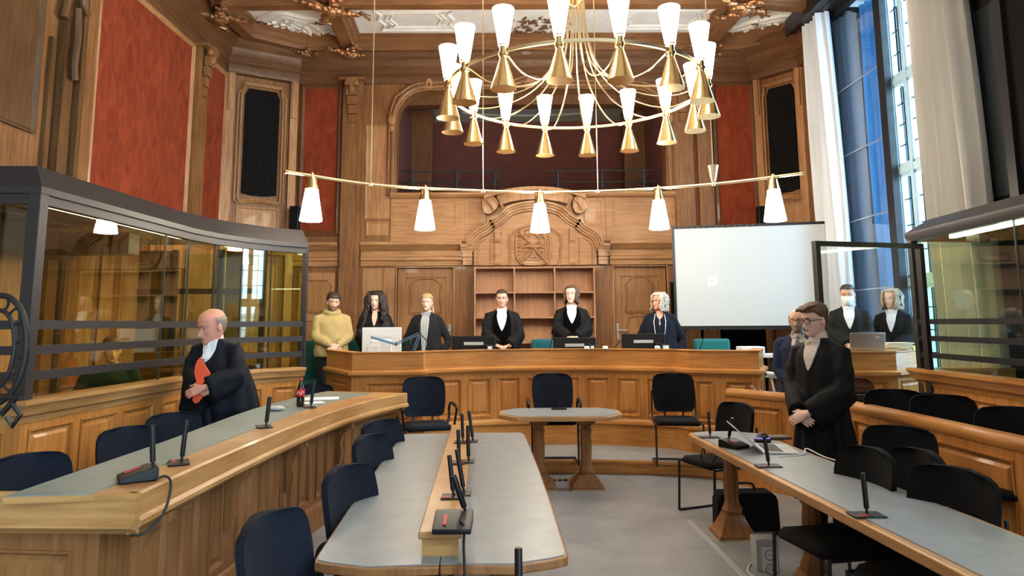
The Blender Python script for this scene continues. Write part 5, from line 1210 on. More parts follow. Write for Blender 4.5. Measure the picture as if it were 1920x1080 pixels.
# floor socket, cable duct, power column, bag
v = P(1050,903,h=0); r = thing('floor_socket', 'open floor socket box beneath the witness table', 'socket', (v.x,v.y,0)); part('frame', MB().box(-.12,.12,-.08,.08,.001,.012), M['silver'], r); 
for q in (-.06,0,.06): part('outlet', MB().lathe([(.022,.010),(.022,.02)], (q,0,0), 14), M['plastic'], r)
part('lid', MB().obox((.16,0,.05),(.05,0,.045),(0,.08,0),(-.003,0,.003)), M['silver'], r)
a = P(1292,978,h=0); b = P(1392,1078,h=0); pc = Path([(a.x,a.y),(b.x,b.y),(1.70,2.6)]); mb = MB(); sweep(mb, pc, [(-.022,0.001),(-.015,.012),(.015,.012),(.022,0.001)]); single('cable_duct', mb, M['grey_plastic'], 'grey cable duct strip running along the floor beside the right-hand desk', 'cable duct')
v = P(1432,1078,h=0); 
v = P(1432,1006,X=1.70); r = thing('power_column', 'grey power column with two white sockets under the right-hand desk', 'power socket', (v.x,v.y,0)); zt = v.z
part('column', MB().box(-.075,.075,-.06,.06,0,zt), M['grey_plastic'], r, bevel=.004)
part('socket_plate', MB().box(-.04,.062,-.066,-.06,zt-.24,zt-.05), M['white_plastic'], r, bevel=.003)
for z in (zt-.10, zt-.19):
    mb = MB(); mb.tube([(.011,-.067,z),(.011,-.064,z)], .032, 18); s_ = part('socket', mb, M['white_plastic'], r); mb = MB(); mb.tube([(.011+.032*math.cos(a),-.068,z+.032*math.sin(a)) for a in [i*.3307 for i in range(20)]], .002, 5)
    for q in (-.01,.01): mb.tube([(.011+q,-.0685,z),(.011+q,-.066,z)], .004, 8)
    part('socket_rim', mb, M['ink'], s_)
v = P(1402,1000,h=0); r = thing('black_bag', 'black leather briefcase standing behind the foot of the right-hand desk', 'bag', (v.x+.03,v.y+.12,0)); part('body', MB().prism([(-.25,0),(.25,0),(.24,.24),(.20,.30),(-.22,.29),(-.245,.23)], lambda x,z: (x,-.09,z), lambda x,z: (x,.09,z)), M['fabric_black'], r, bevel=.02); part('handle', MB().tube(smooth_line([(-.08,0,.29),(-.06,0,.35),(.06,0,.35),(.08,0,.29)],4), .010, 6), M['plastic'], r); part('flap', MB().box(-.22,.22,-.10,-.09,.10,.28), M['fabric_black'], r, bevel=.006)
cable([(1.62,4.6,.008),(1.55,4.8,.008),(1.66,5.0,.008),(1.72,4.7,.008),(1.80,4.5,.008)], .006, 'cable_white', 'white cable coiled on the floor by the power column')
# ------------------------------------------------------------------ people
def skin(name, c): 
    m = noisy(mat(name, c, .55), tuple(q*.93 for q in c), c, (1,1,1), 14, 3); m.node_tree.nodes['Principled BSDF'].inputs['Subsurface Weight'].default_value = 0; return m
M['skin'] = skin('light_skin', (.62,.36,.26)); M['skin_red'] = skin('ruddy_skin', (.62,.27,.19)); M['skin_pale'] = skin('pale_skin', (.70,.45,.35))
M['lips'] = mat('lips', (.50,.22,.18), .5); M['eye_white'] = mat('eye_white', (.75,.73,.70), .3); M['iris'] = mat('dark_iris', (.03,.025,.02), .2)
def cloth(name, c, r=.9, sheen=.1): return noisy(mat(name, c, r, sheen=sheen*.4, spec=.2), tuple(q*.85 for q in c), tuple(q*1.15 for q in c), (1,1,1), 60, 2)
M['robe'] = cloth('black_robe_cloth', (.0045,.0045,.0055), .75, 0); M['robe_navy'] = cloth('blue_black_robe_cloth', (.0045,.006,.011), .75, 0); M['velvet'] = mat('black_velvet', (.002,.002,.0025), 1, spec=.05)
M['hoodie'] = cloth('tan_fleece', (.40,.29,.125), .95); M['suit'] = cloth('navy_wool', (.012,.018,.045), .85); M['blazer'] = cloth('charcoal_wool', (.012,.0125,.015), .9); M['trousers'] = cloth('black_trousers', (.012,.012,.013), .9)
M['shirt'] = cloth('white_shirt', (.72,.74,.78), .8); M['shirt_grey'] = cloth('beige_shirt', (.52,.46,.42), .8); M['blouse'] = noisy(mat('striped_blouse', (.3,.33,.35), .8), (.16,.19,.21), (.50,.53,.55), (90,.1,.1), 3, 0, p0=.45, p1=.55); M['cardigan'] = cloth('dark_navy_knit', (.006,.009,.018), .95); M['green_jacket'] = cloth('dark_green_jacket', (.018,.032,.024), .9); M['tie'] = noisy(mat('striped_tie', (.05,.05,.07), .7), (.02,.02,.03), (.25,.22,.25), (30,0,30), 2, 0, p0=.48, p1=.52); M['white_tie'] = cloth('white_tie', (.80,.81,.82), .7)
def hair_mat(n, c): return noisy(mat(n, c, .5), tuple(q*.55 for q in c), tuple(q*1.3 for q in c), (1,1,.15), 90, 2, .3)
M['h_dark'] = hair_mat('dark_brown_hair', (.035,.020,.013)); M['h_black'] = hair_mat('near_black_hair', (.018,.010,.008)); M['h_brown'] = hair_mat('brown_hair', (.11,.055,.028)); M['h_blond'] = hair_mat('blond_hair', (.42,.27,.13)); M['h_ash'] = hair_mat('ash_blond_hair', (.40,.33,.24)); M['h_silver'] = hair_mat('silver_hair', (.46,.44,.40)); M['h_grey'] = hair_mat('greying_hair', (.22,.17,.14)); M['h_beard'] = hair_mat('brown_beard', (.22,.115,.07)); M['mask'] = cloth('white_mask', (.8,.81,.82), .8); M['frame_dark'] = mat('tortoise_frame', (.03,.012,.008), .3)

HK = [(-.118,.012,-.066,-.030),(-.112,.030,-.080,-.005),(-.098,.043,-.088,.022),(-.078,.053,-.086,.052),(-.052,.062,-.084,.072),(-.025,.068,-.084,.086),(0,.0715,-.083,.097),(.03,.0745,-.088,.102),(.06,.0735,-.083,.102),(.085,.066,-.068,.092),(.103,.050,-.044,.070),(.114,.030,-.016,.042),(.119,.006,.008,.018)]
def hk(z):
    z = min(max(z, HK[0][0]), HK[-1][0])
    for a, b in zip(HK, HK[1:]):
        if z <= b[0] + 1e-9: k = (z-a[0])/(b[0]-a[0]); return [a[i]+(b[i]-a[i])*k for i in (1,2,3)]
def g(x, s): return math.exp(-(x/s)**2)
def head_pt(z, a, off=0.0, feat=True):
    """a: 0 = face (-Y), pi/2 = right side (+X)"""
    w_, yf, yb = hk(z); yc = (yf+yb)/2 if False else .012
    sa, ca = math.sin(a), math.cos(a); dep = (yc-yf) if ca > 0 else (yb-yc)
    ex = .88; x = w_*math.copysign(abs(sa)**ex, sa); y = yc - dep*math.copysign(abs(ca)**ex, ca)
    if feat and ca > 0:
        d = 0
        if z < .012: d += .036*g(x,.0115+.10*max(0,-z-.012)*.5)*max(0, 1-abs(z+.036)/.048 if z < -.036 else (min(1,(.012-z)/.048)))*(1 if z > -.054 else max(0,(z+.066)/.012))
        d -= .009*(g(x-.031,.015)+g(x+.031,.015))*g(z-.002,.011)
        d += .005*(g(x-.030,.022)+g(x+.030,.022))*g(z-.023,.008)
        d += .0055*g(x,.021)*(g(z+.063,.0055)+g(z+.074,.0055)) - .003*g(x,.026)*g(z+.0685,.003)
        d += .005*g(x,.018)*g(z+.100,.012) + .004*(g(x-.045,.016)+g(x+.045,.016))*g(z+.022,.016)
        y -= d
    n = Vector((x/(w_*w_+1e-4), (y-yc)/(.09*.09), 0)); n = n.normalized() if n.length else Vector((0,-1,0))
    nz = (z/.119)**3 if abs(z) > .05 else 0; nn = Vector((n.x, n.y, nz*1.2)).normalized()
    return Vector((x, y, z)) + nn*off

def remesh(mb, voxel, it=3):
    me = bpy.data.meshes.new('t'); me.from_pydata(mb.v, [], mb.f)
    bm = bmesh.new(); bm.from_mesh(me); bmesh.ops.recalc_face_normals(bm, faces=bm.faces); bm.to_mesh(me); bm.free()
    o = bpy.data.objects.new('t', me); COL.objects.link(o)
    r = o.modifiers.new('r', 'REMESH'); r.mode = 'VOXEL'; r.voxel_size = voxel; r.use_smooth_shade = True
    if it: s_ = o.modifiers.new('s', 'SMOOTH'); s_.factor = .5; s_.iterations = it
    dg = bpy.context.evaluated_depsgraph_get(); out = bpy.data.meshes.new_from_object(o.evaluated_get(dg)); bpy.data.objects.remove(o); bpy.data.meshes.remove(me); return out
def link(name, me, mats, parent, label=None):
    me.name = name; me.materials.clear()
    for q in mats: me.materials.append(q)
    me.polygons.foreach_set('use_smooth', [True]*len(me.polygons))
    o = bpy.data.objects.new(name, me); COL.objects.link(o)
    if parent: o.parent = parent
    if label: o['label'] = label
    return o
def ell(c, rx, ry, n=20, p=1.0): return [(c[0]+rx*math.copysign(abs(math.cos(a))**p, math.cos(a)), c[1]+ry*math.copysign(abs(math.sin(a))**p, math.sin(a)), c[2]) for a in [2*math.pi*j/n for j in range(n)]]
def hand(mb, wrist, d, back, side, s=1.0, curl=.5, spread=.1):
    """wrist point, direction of the palm, normal of the back of the hand, side = +1 thumb to the left of d seen from the back"""
    d = Vector(d).normalized(); b = Vector(back); b = (b - d*b.dot(d)).normalized(); t = d.cross(b)*side; w_ = Vector(wrist)
    rs = []
    for k, (l, wd, th) in enumerate(((-.03,.026,.021),(0,.028,.020),(.03,.037,.017),(.06,.042,.015),(.088,.042,.012),(.096,.036,.008))):
        c = w_ + d*l*s; rs.append([c + t*wd*s*math.cos(a) + b*th*s*math.sin(a) for a in [2*math.pi*j/14 for j in range(14)]])
    mb.rings(rs)
    for k, L in enumerate((.072,.080,.074,.058)):
        o = (.030-.0205*k)*s; p = w_ + d*.085*s + t*o; pts = [w_+d*.05*s+t*o*.9, p]; ang = .15
        dd = d + t*(spread*(1.5-k)*.35)
        for q, f in enumerate((.48,.30,.22)):
            ang += curl*(.9 if q else .7); v = (dd*math.cos(ang) - b*math.sin(ang)).normalized(); p = p + v*L*f*s; pts.append(p)
        mb.tube(pts, [.0095*s,.0095*s,.0088*s,.0080*s,.0068*s], 8)
    p = w_ + d*.02*s + t*.026*s; v = (d*.75 + t*.75 - b*.25).normalized(); p1 = p+v*.038*s; v2 = (d*.95+t*.25-b*.35*curl*2).normalized(); p2 = p1+v2*.03*s; p3 = p2+v2*.022*s
    mb.tube([w_+d*.005*s, p, p1, p2, p3], [.014*s,.014*s,.0115*s,.0100*s,.0080*s], 8)
def lerp_sec(S, z):
    for a, b in zip(S, S[1:]):
        if a[0] <= z <= b[0]: k = (z-a[0])/(b[0]-a[0]); k = k*k*(3-2*k) if False else k; return [a[i]+(b[i]-a[i])*k for i in range(1, 5)]
    return list((S[0] if z < S[0][0] else S[-1])[1:])
def person(label, loc, deg, H=1.75, skin_m='skin', clothes='robe', outfit='robe', hair=None, turn=0, nod=0, tilt=0, beard=None, glasses=None, v=None, girth=1.0, fem=False, hands='clasp', sitting=False, voxel=.0065, mask=False, lean=0.0, hands_at=None, hs=1.07):
    """builds one figure facing -Y; returns its body object"""
    s = H/1.75; mb = MB(); GB = 1+(girth-1)*.3; sh = .170 if fem else .192; G_ = girth
    top = 1.455
    hz = H/s - .122*hs - .003      # head centre
    ly = lambda z: -lean*max(0, z-.95)      # forward lean above the hips
    # torso sections: z, centre x, centre y, rx, ry
    TS = [(.86,0,0,.165*GB,.115*GB),(.95,0,.0,.170*GB,.12*GB),(1.05,0,0,.150*GB,.110*GB),(1.18,0,0,.160*GB,.112*GB),(1.28,0,.0,.170,.112),(1.36,0,.008,.160,.090),(1.42,0,.01,.118,.075),(1.455,0,.01,.090,.066),(1.485,0,.008,.064,.058),(1.51,0,.005,.055,.055),(1.57,0,-.002,.052,.054)]
    mb.rings([ell((x,y+ly(z),z), rx, ry) for z,x,y,rx,ry in TS])
    hipz = .92 if not sitting else .95
    # legs
    for q in (-1, 1):
        if not sitting:
            mb.tube([(q*.085,0,.92),(q*.095,-.01,.75),(q*.10,-.01,.50),(q*.10,.01,.30),(q*.10,.02,.09)], [.092*G_**.5,.085,.055,.052,.036], 14)
            mb.rings([ell((q*.10,y_,z_), a_, b_, 12) for y_,z_,a_,b_ in ((.0,.0,.035,.10),(-.02,.02,.045,.13),(-.01,.05,.042,.11),(.03,.09,.036,.05))])
        else:
            mb.tube([(q*.09,.03,.92),(q*.11,-.20,.93),(q*.13,-.42,.92),(q*.13,-.43,.70),(q*.13,-.42,.36)], [.095,.085,.06,.055,.04], 14)
    # arms
    W = hands_at or {'clasp': ((-.035,-.25,.98),(.045,-.27,.975)), 'low': ((-.04,-.24,.90),(.05,-.25,.90)), 'sides': ((-.25,-.10,.86),(.25,-.10,.86)), 'bench': ((-.16,-.36,.965),(.10,-.36,.965)), 'pockets': ((-.22,-.06,.92),(.22,-.06,.92))}[hands]
    W = [Vector(w_) + Vector((0, ly(w_[2]), 0)) for w_ in W]; arms = []
    for q, w_ in zip((-1, 1), W):
        S_ = Vector((q*sh, .01+ly(1.38), 1.362)); d_ = w_-S_; el = S_ + d_*.52 + Vector((q*.11, .075, -.05))
        e1 = el; n_ = 1.0; arms.append((S_, e1, w_)); fw = (w_-e1).normalized()
        mb.tube([Vector((q*.08,ly(1.4)+.01,1.345)), S_+Vector((-q*.012,0,-.012)), S_.lerp(e1,.5), e1, e1.lerp(w_,.35), w_], [.045,.046,.044,.040,.040,.026], 12)
        out = Vector((0,-.6,.4)) if hands in ('clasp','low','bench') else Vector((q,0,0))
        if hands in ('clasp','low'): dd = (fw*.5 + Vector((-q*.75,-.12,-.28))).normalized(); bk_ = Vector((0,-1,.25)) ; cu = .32
        elif hands == 'bench': dd = (fw*.3 + Vector((-q*.9,-.3,-.1))).normalized(); bk_ = Vector((0,-.3,1)); cu = .3
        else: dd = fw; bk_ = Vector((q,0,.1)); cu = .35
        hand(mb, w_ + (Vector((0,-.028,.0)) if q > 0 and hands in ('clasp','low') else Vector((0,0,0))), dd, bk_, q*(1 if hands in('clasp','low') else 1), 1.0, cu)
    # head
    Rm = Matrix.Rotation(math.radians(turn), 4, 'Z') @ Matrix.Rotation(math.radians(-nod), 4, 'X') @ Matrix.Rotation(math.radians(tilt), 4, 'Y')
    piv = Vector((0, ly(1.52)-.0, 1.52)); hc = Vector((0, -.012, hz-1.52))
    def HM(p): return piv + Rm @ (Vector(p)*hs + hc)
    rs = []
    for i in range(45):
        z = -.118 + .237*i/44; rs.append([HM(head_pt(z, 2*math.pi*j/56)) for j in range(56)])
    mb.rings(rs)
    mb.tube([Vector((0,ly(1.48)+.01,1.46)), piv+Vector((0,.008,.0)), HM((0,.022,-.06)), HM((0,.015,-.02))], [.058,.054,.054,.05], 16)
    for q in (-1, 1):
        mb.rings([[HM((q*(.068+o_), .012+.004*o_+a_*math.cos(t), -.012+b_*math.sin(t))) for t in [2*math.pi*j/12 for j in range(12)]] for o_, a_, b_ in ((-.01,.012,.022),(.004,.016,.029),(.014,.018,.032),(.017,.012,.026))])
    if not sitting or True:
        me = remesh(mb, voxel, 2)
    inv = (Matrix.Translation(piv) @ Rm @ Matrix.Translation(hc) @ Matrix.Scale(hs, 4)).inverted(); n = len(me.polygons)
    cen = np.empty(n*3); me.polygons.foreach_get('center', cen); cen = cen.reshape(-1,3); IM = np.array(inv); L = cen @ IM[:3,:3].T + IM[:3,3]
    mi = np.zeros(n, int); hd = cen[:,2] > 1.45
    if beard: mi[hd & (L[:,1] < .015) & (L[:,2] < -.040) & (L[:,2] > -.14) & ~((np.abs(L[:,0]) < .024) & (L[:,2] > -.052) & (L[:,1] < -.08)) & ((L[:,2] < -.052)|(np.abs(L[:,0]) > .040))] = 2
    mi[hd & ((L[:,0]/.0215)**2 + ((L[:,2]+.0685)/.0078)**2 < 1) & (L[:,1] < -.075)] = 1
    me.materials.clear(); body = link('person', me, [M[skin_m], M['lips'], M[beard] if beard else M['lips']], None)
    me.polygons.foreach_set('material_index', mi.astype(np.int32))
    body['label'] = label; body['category'] = 'person'; body.location = loc; body.rotation_euler = (0,0,math.radians(deg)); body.scale = (s,s,s)
    # eyes
    for q in (-1, 1):
        mb = MB(); mb.cur = 0; mb.sphere((q*.031,-.0655,.002), .0125, 12, sz=.55); mb.cur = 1; mb.sphere((q*.031,-.0745,.002), .0060, 10, sy=.7)
        mb.cur = 2; mb.sphere((q*.031,-.0652,.0096-.0040*(nod < -5)), .0143, 14, sz=.66); mb.v = [tuple(HM(p)) for p in mb.v]; part('eye', mb, [M['eye_white'], M['iris'], M[skin_m]], body)
    # ---------------- clothing
    def cp(c): return (c[0], c[1]+ly(c[2]), c[2])
    legs_under = outfit in ('hoodie', 'blazer', 'suit', 'cardigan', 'robe', 'jacket')
    if legs_under:
        mb = MB(); mb.rings([ell((0,0,z), rx*G_, ry*G_) for z, rx, ry in ((.84,.185,.14),(.95,.185,.14),(1.02,.172,.13))])
        for q in (-1, 1):
            if sitting: mb.tube([(q*.09,.03,.92),(q*.11,-.20,.93),(q*.13,-.43,.92),(q*.13,-.45,.70),(q*.13,-.43,.36)], [.115,.10,.075,.07,.06], 14)
            else: mb.tube([(q*.09,0,.90),(q*.10,-.01,.72),(q*.105,-.01,.48),(q*.105,.01,.28),(q*.105,.02,.05)], [.112*G_**.5,.105,.080,.075,.072], 14)
        link('trousers', remesh(mb, .014, 3), [M['trousers']], body)
        mb = MB()
        for q in (-1, 1): mb.rings([ell((q*.10,y_,z_), a_, b_, 14) for y_,z_,a_,b_ in ((-.03,-.0,.05,.145),(-.03,.03,.052,.15),(-.01,.06,.048,.11),(.03,.10,.045,.06))])
        if sitting: mb.v = [(x*1.3,y-.45,z+.335) for x,y,z in mb.v]
        part('shoes', mb, M['rubber'], body)
    if outfit == 'robe':
        RS = [(.22,0,.02,.27,.22),(.5,0,.01,.255,.20),(.85,0,0,.225*G_,.175*G_),(1.05,0,-.005,.205*G_,.16*G_),(1.22,0,0,.208*(.4+.6*G_),.150*(.4+.6*G_)),(1.33,0,.005,.200,.130),(1.385,0,.01,.172,.108),(1.43,0,.012,.128,.090),(1.475,0,.015,.078,.072)]
        mb = MB()
        for k in range(1): pass
        rs = []
        for i in range(37):
            z = .22+(1.475-.22)*i/36; x, y, rx, ry = lerp_sec(RS, z); amp = .020*max(0, min(1, (1.15-z)/.6)) + .003
            rs.append([(x+(rx+amp*math.sin(11*a+2*math.sin(z*2)+x))*math.cos(a), y+ly(z)+(ry+amp*math.sin(11*a+2*math.sin(z*2)))*math.sin(a), z) for a in [2*math.pi*j/88 for j in range(88)]])
        mb.rings(rs)
        for q, (S_, E_, W_) in zip((-1,1), arms):
            dn = Vector((0,.02,-1)); sl = []
            path = [Vector((q*.10,ly(1.4)+.01,1.385)), S_+Vector((-q*.01,0,.0)), S_.lerp(E_,.5), E_, E_.lerp(W_,.5), W_-(W_-E_).normalized()*.015]
            for i, (p, r1, r2) in enumerate(zip(path, (.060,.074,.080,.088,.094,.084), (.0,.0,.01,.03,.055,.075))):
                t_ = (path[min(i+1,5)]-path[max(i-1,0)]).normalized(); a_ = t_.cross(Vector((0,0,1))); a_ = a_.normalized() if a_.length > .05 else Vector((q,0,0)); b_ = a_.cross(t_).normalized()
                if b_.z < 0: b_ = -b_
                r_h = r1*(1 if i < 3 else .82)
                sl.append([p + a_*(r_h+.006*math.sin(5*u+i*1.7))*math.cos(u) + b_*((r1+.006*math.sin(5*u+i))*math.sin(u) if math.sin(u) > 0 else (r1+r2)*math.sin(u)) for u in [2*math.pi*j/24 for j in range(24)]])
            mb.rings(sl)
        me = remesh(mb, .012, 3); ob = link('robe', me, [M[clothes]], body)
        SF = RS
    else:
        len_ = {'hoodie': .84, 'blazer': .74, 'suit': .76, 'cardigan': .80, 'jacket': .84}[outfit]; thick = {'hoodie': 1.10, 'blazer': 1.03, 'suit': 1.06, 'cardigan': 1.05, 'jacket': 1.1}[outfit]
        SF = [(len_,0,.0,.205*G_,.152*G_),(.95,0,0,.200*G_,.150*G_),(1.06,0,0,.182*G_,.138*G_),(1.2,0,0,.190*(.4+.6*G_),.140*(.4+.6*G_)),(1.32,0,.0,.200,.132),(1.38,0,.01,.172,.108),(1.43,0,.012,.126,.088),(1.475,0,.012,.080,.070)]
        SF = [(z,x,y,rx*(thick if z < 1.4 else 1),ry*(thick if z < 1.4 else 1)) for z,x,y,rx,ry in SF]
        mb = MB(); rs = []
        for i in range(28):
            z = len_+(1.475-len_)*i/27; x, y, rx, ry = lerp_sec(SF, z)
            if outfit == 'hoodie' and z < .92: k = (z-len_)/(.92-len_); rx *= .93+.07*k; ry *= .93+.07*k
            rs.append([(x+(rx+.004*math.sin(7*a+z*20))*math.cos(a), y+ly(z)+(ry+.004*math.sin(6*a+z*26))*math.sin(a), z) for a in [2*math.pi*j/40 for j in range(40)]])
        mb.rings(rs)
        rr_ = {'hoodie': (.064,.074,.076,.072,.066,.046), 'blazer': (.054,.064,.062,.056,.052,.044), 'suit': (.056,.066,.066,.060,.055,.045), 'cardigan': (.062,.070,.062,.056,.052,.044), 'jacket': (.068,.078,.070,.064,.060,.046)}[outfit]
        for q, (S_, E_, W_) in zip((-1,1), arms):
            path = [Vector((q*.10,ly(1.4)+.01,1.385)), S_, S_.lerp(E_,.5), E_, E_.lerp(W_,.5), W_-(W_-E_).normalized()*.012]; path = smooth_line(path, 4); R6 = [rr_[min(5,int(i/4))]*(1-(i%4)/4)+rr_[min(5,int(i/4)+1)]*((i%4)/4) + .0035*math.sin(i*1.9) for i in range(len(path))]
            mb.tube(path, R6, 18)
        if outfit == 'hoodie':
            for k, (r1, zz, yy) in enumerate(((.088,1.475,.03),(.10,1.50,.05),(.092,1.525,.045),(.075,1.53,.02))): pass
            mb.tube([(.088*math.cos(a)*1.05, ly(1.48)+.025+.085*math.sin(a), 1.475+.028*math.sin(a)) for a in [2*math.pi*j/24 for j in range(25)]], .040, 10)
            mb.sphere((0,ly(1.46)+.11,1.45), .10, 16, sy=.6, sz=.9)
        me = remesh(mb, .011, 2); ob = link({'hoodie':'hoodie','blazer':'blazer','suit':'suit_jacket','cardigan':'cardigan','jacket':'jacket'}[outfit], me, [M[clothes]], body)
    def surf(z, a, off):      # a measured from the front
        x, y, rx, ry = lerp_sec(SF, z); return Vector((x+(rx+off)*math.sin(a), y+ly(z)-(ry+off)*math.cos(a), z))
    def patch(name, z0, z1, f0, f1, off, m, label=None, n=14, k=14):
        """strip over the chest between the angles f0(z) and f1(z)"""
        rows = []
        for i in range(n+1):
            z = z0+(z1-z0)*i/n; a0, a1 = f0(z), f1(z)
            rows.append([surf(z, a0+(a1-a0)*j/k, off) for j in range(k+1)])
        mb = MB(); vs = [p for r in rows for p in r]; inn = [p + Vector((0,.03,0)) for p in vs]; K = k+1; N = len(vs); fs = []
        for i in range(n):
            for j in range(k):
                q = i*K+j; fs.append((q,q+1,q+K+1,q+K)); fs.append((N+q,N+q+K,N+q+K+1,N+q+1))
        for j in range(k): fs.append((j,j+1,N+j+1,N+j)); fs.append((n*K+j,n*K+j+1,N+n*K+j+1,N+n*K+j))
        for i in range(n): fs.append((i*K,(i+1)*K,N+(i+1)*K,N+i*K)); fs.append((i*K+k,(i+1)*K+k,N+(i+1)*K+k,N+i*K+k))
        mb.add(vs+inn, fs); return part(name, mb, M[m], body, label=label, smooth=60)
    if v:
        zb, hw, sm = v['z'], v.get('w', .55), v['m']; sh_ = lambda z: hw*max(0, (z-zb)/(1.47-zb))**.8+.01
        if outfit == 'robe' and v.get('velvet'): patch('velvet_facing', .55, 1.43, lambda z: -(.50+.35*(z-.9) if z > .9 else .50), lambda z: (.50+.35*(z-.9) if z > .9 else .50), .006, 'velvet', 'velvet robe facing', 22, 20)
        patch(v.get('n', 'shirt'), zb, 1.475, lambda z: -sh_(z), sh_, .010, sm)
        if v.get('collar', True):
            mb = MB(); cy = ly(1.5)+.012
            mb.rings([[( (.072+o_)*math.sin(a), cy-(.066+o_)*math.cos(a)*(1.0), z + (-.02*math.cos(a))) for a in [2*math.pi*j/28 for j in range(28)]] for o_, z in ((.0,1.45),(-.004,1.485),(-.010,1.505),(-.017,1.505),(-.01,1.455))]); part('shirt_collar', mb, M[sm], body, smooth=60)
            for q in (-1, 1):
                mb = MB(); mb.prism([(0,0),(.075*q,.03),(.055*q,-.055)], lambda x, z: tuple(surf(1.44, 0, .018) + Vector((x*.9+q*.008, abs(x)*.25-.008, z+.005))), lambda x, z: tuple(surf(1.44, 0, .010)+Vector((x*.9+q*.008, abs(x)*.25-.008, z+.005)))); part('collar_point', mb, M[sm], body)
        if v.get('tie'):
            tz = v.get('tz', zb+.02); mb = MB(); mb.rings([[tuple(surf(z, x/.13, .020+o)) for x, o in ((-w_,0),(0,.006),(w_,0),(0,-.01))] for z, w_ in ((tz,.004),(tz+.05,.026),(1.30,.022),(1.42,.012),(1.425,.018),(1.455,.020))]); part('tie', mb, M[v['tie']], body)
        if outfit in ('suit', 'blazer'):
            for q in (-1, 1):
                f0 = lambda z: q*(sh_(z)); f1 = lambda z: q*(sh_(z)+.20+.10*((z-zb)/(1.47-zb)) - (.16 if z < zb+.03 else 0)); patch('lapel', zb, 1.46, f0, f1, .014, clothes, None, 10, 4)
    # ---------------- hair
    def cap(front=.066, side=.01, back=-.07, off=.012, noise=.004, m='h_dark', vol=0.0, seed=1, name='hair', bald=False):
        r = random.Random(seed); mb = MB(); J = 60; rows = []
        for i in range(30):
            row = []
            for j in range(J):
                a = 2*math.pi*j/J; ca = math.cos(a); f = .5+.5*ca; 
                lo = front if ca > .55 else (side + (front-side)*((ca-.1)/.45) if ca > .1 else back+(side-back)*max(0,(ca+.75)/.85) if ca > -.75 else back)
                hi = .1188 if not bald else .055 + .0*ca
                z = lo + (hi-lo)*(i/29)**.8; o = off*min(1, .25+i/5) + vol*max(0, (z-.03)/.09) + noise*math.sin(a*9+z*60+seed)*math.sin(a*23+i)
                if bald: o *= min(1, .2+(29-i)/8)
                row.append(HM(head_pt(z, a, o, False)))
            rows.append(row)
        inn = [[HM(head_pt(-.0, 0))]*0 for _ in ()]
        if not bald: mb.rings(rows, cap0=False, cap1=True)
        else:
            vs = [p for r_ in rows for p in r_]; fs = []
            for i in range(29):
                for j in range(J):
                    a = 2*math.pi*(j+.5)/J
                    if math.cos(a) < .15: k2 = (j+1)%J; fs.append((i*J+j,i*J+k2,(i+1)*J+k2,(i+1)*J+j))
            mb.add(vs, fs)
        return mb
    def brows(mb, thick=.0035, z=.022):
        for q in (-1, 1): mb.tube([HM((q*.014,-.090,z-.001)),HM((q*.03,-.0895,z+.004)),HM((q*.047,-.078,z))], [thick*.8,thick,thick*.5], 6)
    def locks(m, n, length, curl, rad, seed, a0=.6, vol=.02, parting=0, flare=.02, fall=None):
        """hair strands from the crown over the sides, hanging to a length below the head centre"""
        r = random.Random(seed); mb = cap(.082, .045, -.06, .012+vol*.4, .003, m, vol*.5, seed)
        for k in range(n):
            a = r.uniform(a0, 2*math.pi-a0); L = length*r.uniform(.85,1.05); ph = r.uniform(0,6.28); pts = []; rds = []
            st = .10+r.uniform(-.03,.015); o0 = .010+vol*r.uniform(.3,1); N = 16
            for i in range(N):
                t_ = i/(N-1); z = st-(st+L)*t_
                aa = a + curl*.35*math.sin(ph+t_*10)*.4; zz = max(z, -.035); p = head_pt(zz, aa, o0+.004+flare*t_+curl*.012*math.cos(ph+t_*14), False)
                if z < -.035: p = Vector((p.x*(1+flare*6*(-.035-z)), p.y*(1+flare*3*(-.035-z)), z))
                p = p + Vector((curl*.010*math.sin(ph*2+t_*16), curl*.010*math.cos(ph+t_*16), 0)); pts.append(HM(p)); rds.append(rad*(.5+.8*math.sin(math.pi*min(1,.15+t_*.8))))
            mb.tube(pts, rds, 6)
        return mb
    if hair:
        kind, hm = hair[0], hair[1]
        if kind == 'short': mb = cap(.060, .0, -.075, .013, .003, hm, .010)
        elif kind == 'quiff': mb = cap(.064, .020, -.075, .009, .003, hm, .014, 4); [mb.tube([HM((x+.03,-.02,.112)),HM((x+.012,-.070,.106)),HM((x-.012,-.094,.088)),HM((x-.03,-.090,.074))], [.006,.011,.010,.004], 7) for x in (-.045,-.034,-.022,-.010,.002,.014,.026,.038)]
        elif kind == 'crop': mb = cap(.070, .015, -.07, .006, .001, hm, .004)
        elif kind == 'bald': mb = cap(.0, .0, -.07, .008, .001, hm, 0, 1, bald=True)
        elif kind == 'long_curly': mb = locks(hm, 170, .40, 1.6, .012, 5, .92, .022, flare=.075)
        elif kind == 'bob': mb = locks(hm, 120, hair[2] if len(hair) > 2 else .15, .4, .008, 8, .95, .004, flare=.010)
        elif kind == 'wavy': mb = locks(hm, 120, .135, .8, .009, 9, .95, .008, flare=.022)
        elif kind == 'tied':
            mb = cap(.064, .02, -.06, .010, .002, hm, .006); mb.tube([HM((.03,.10,-.01)),HM((.055,.11,-.06)),HM((.07,.085,-.13)),HM((.075,.06,-.17))], [.02,.028,.022,.008], 10)
        brows(mb, .0035 if not fem else .0024); hr = part('hair', mb, M[hm], body, smooth=70)
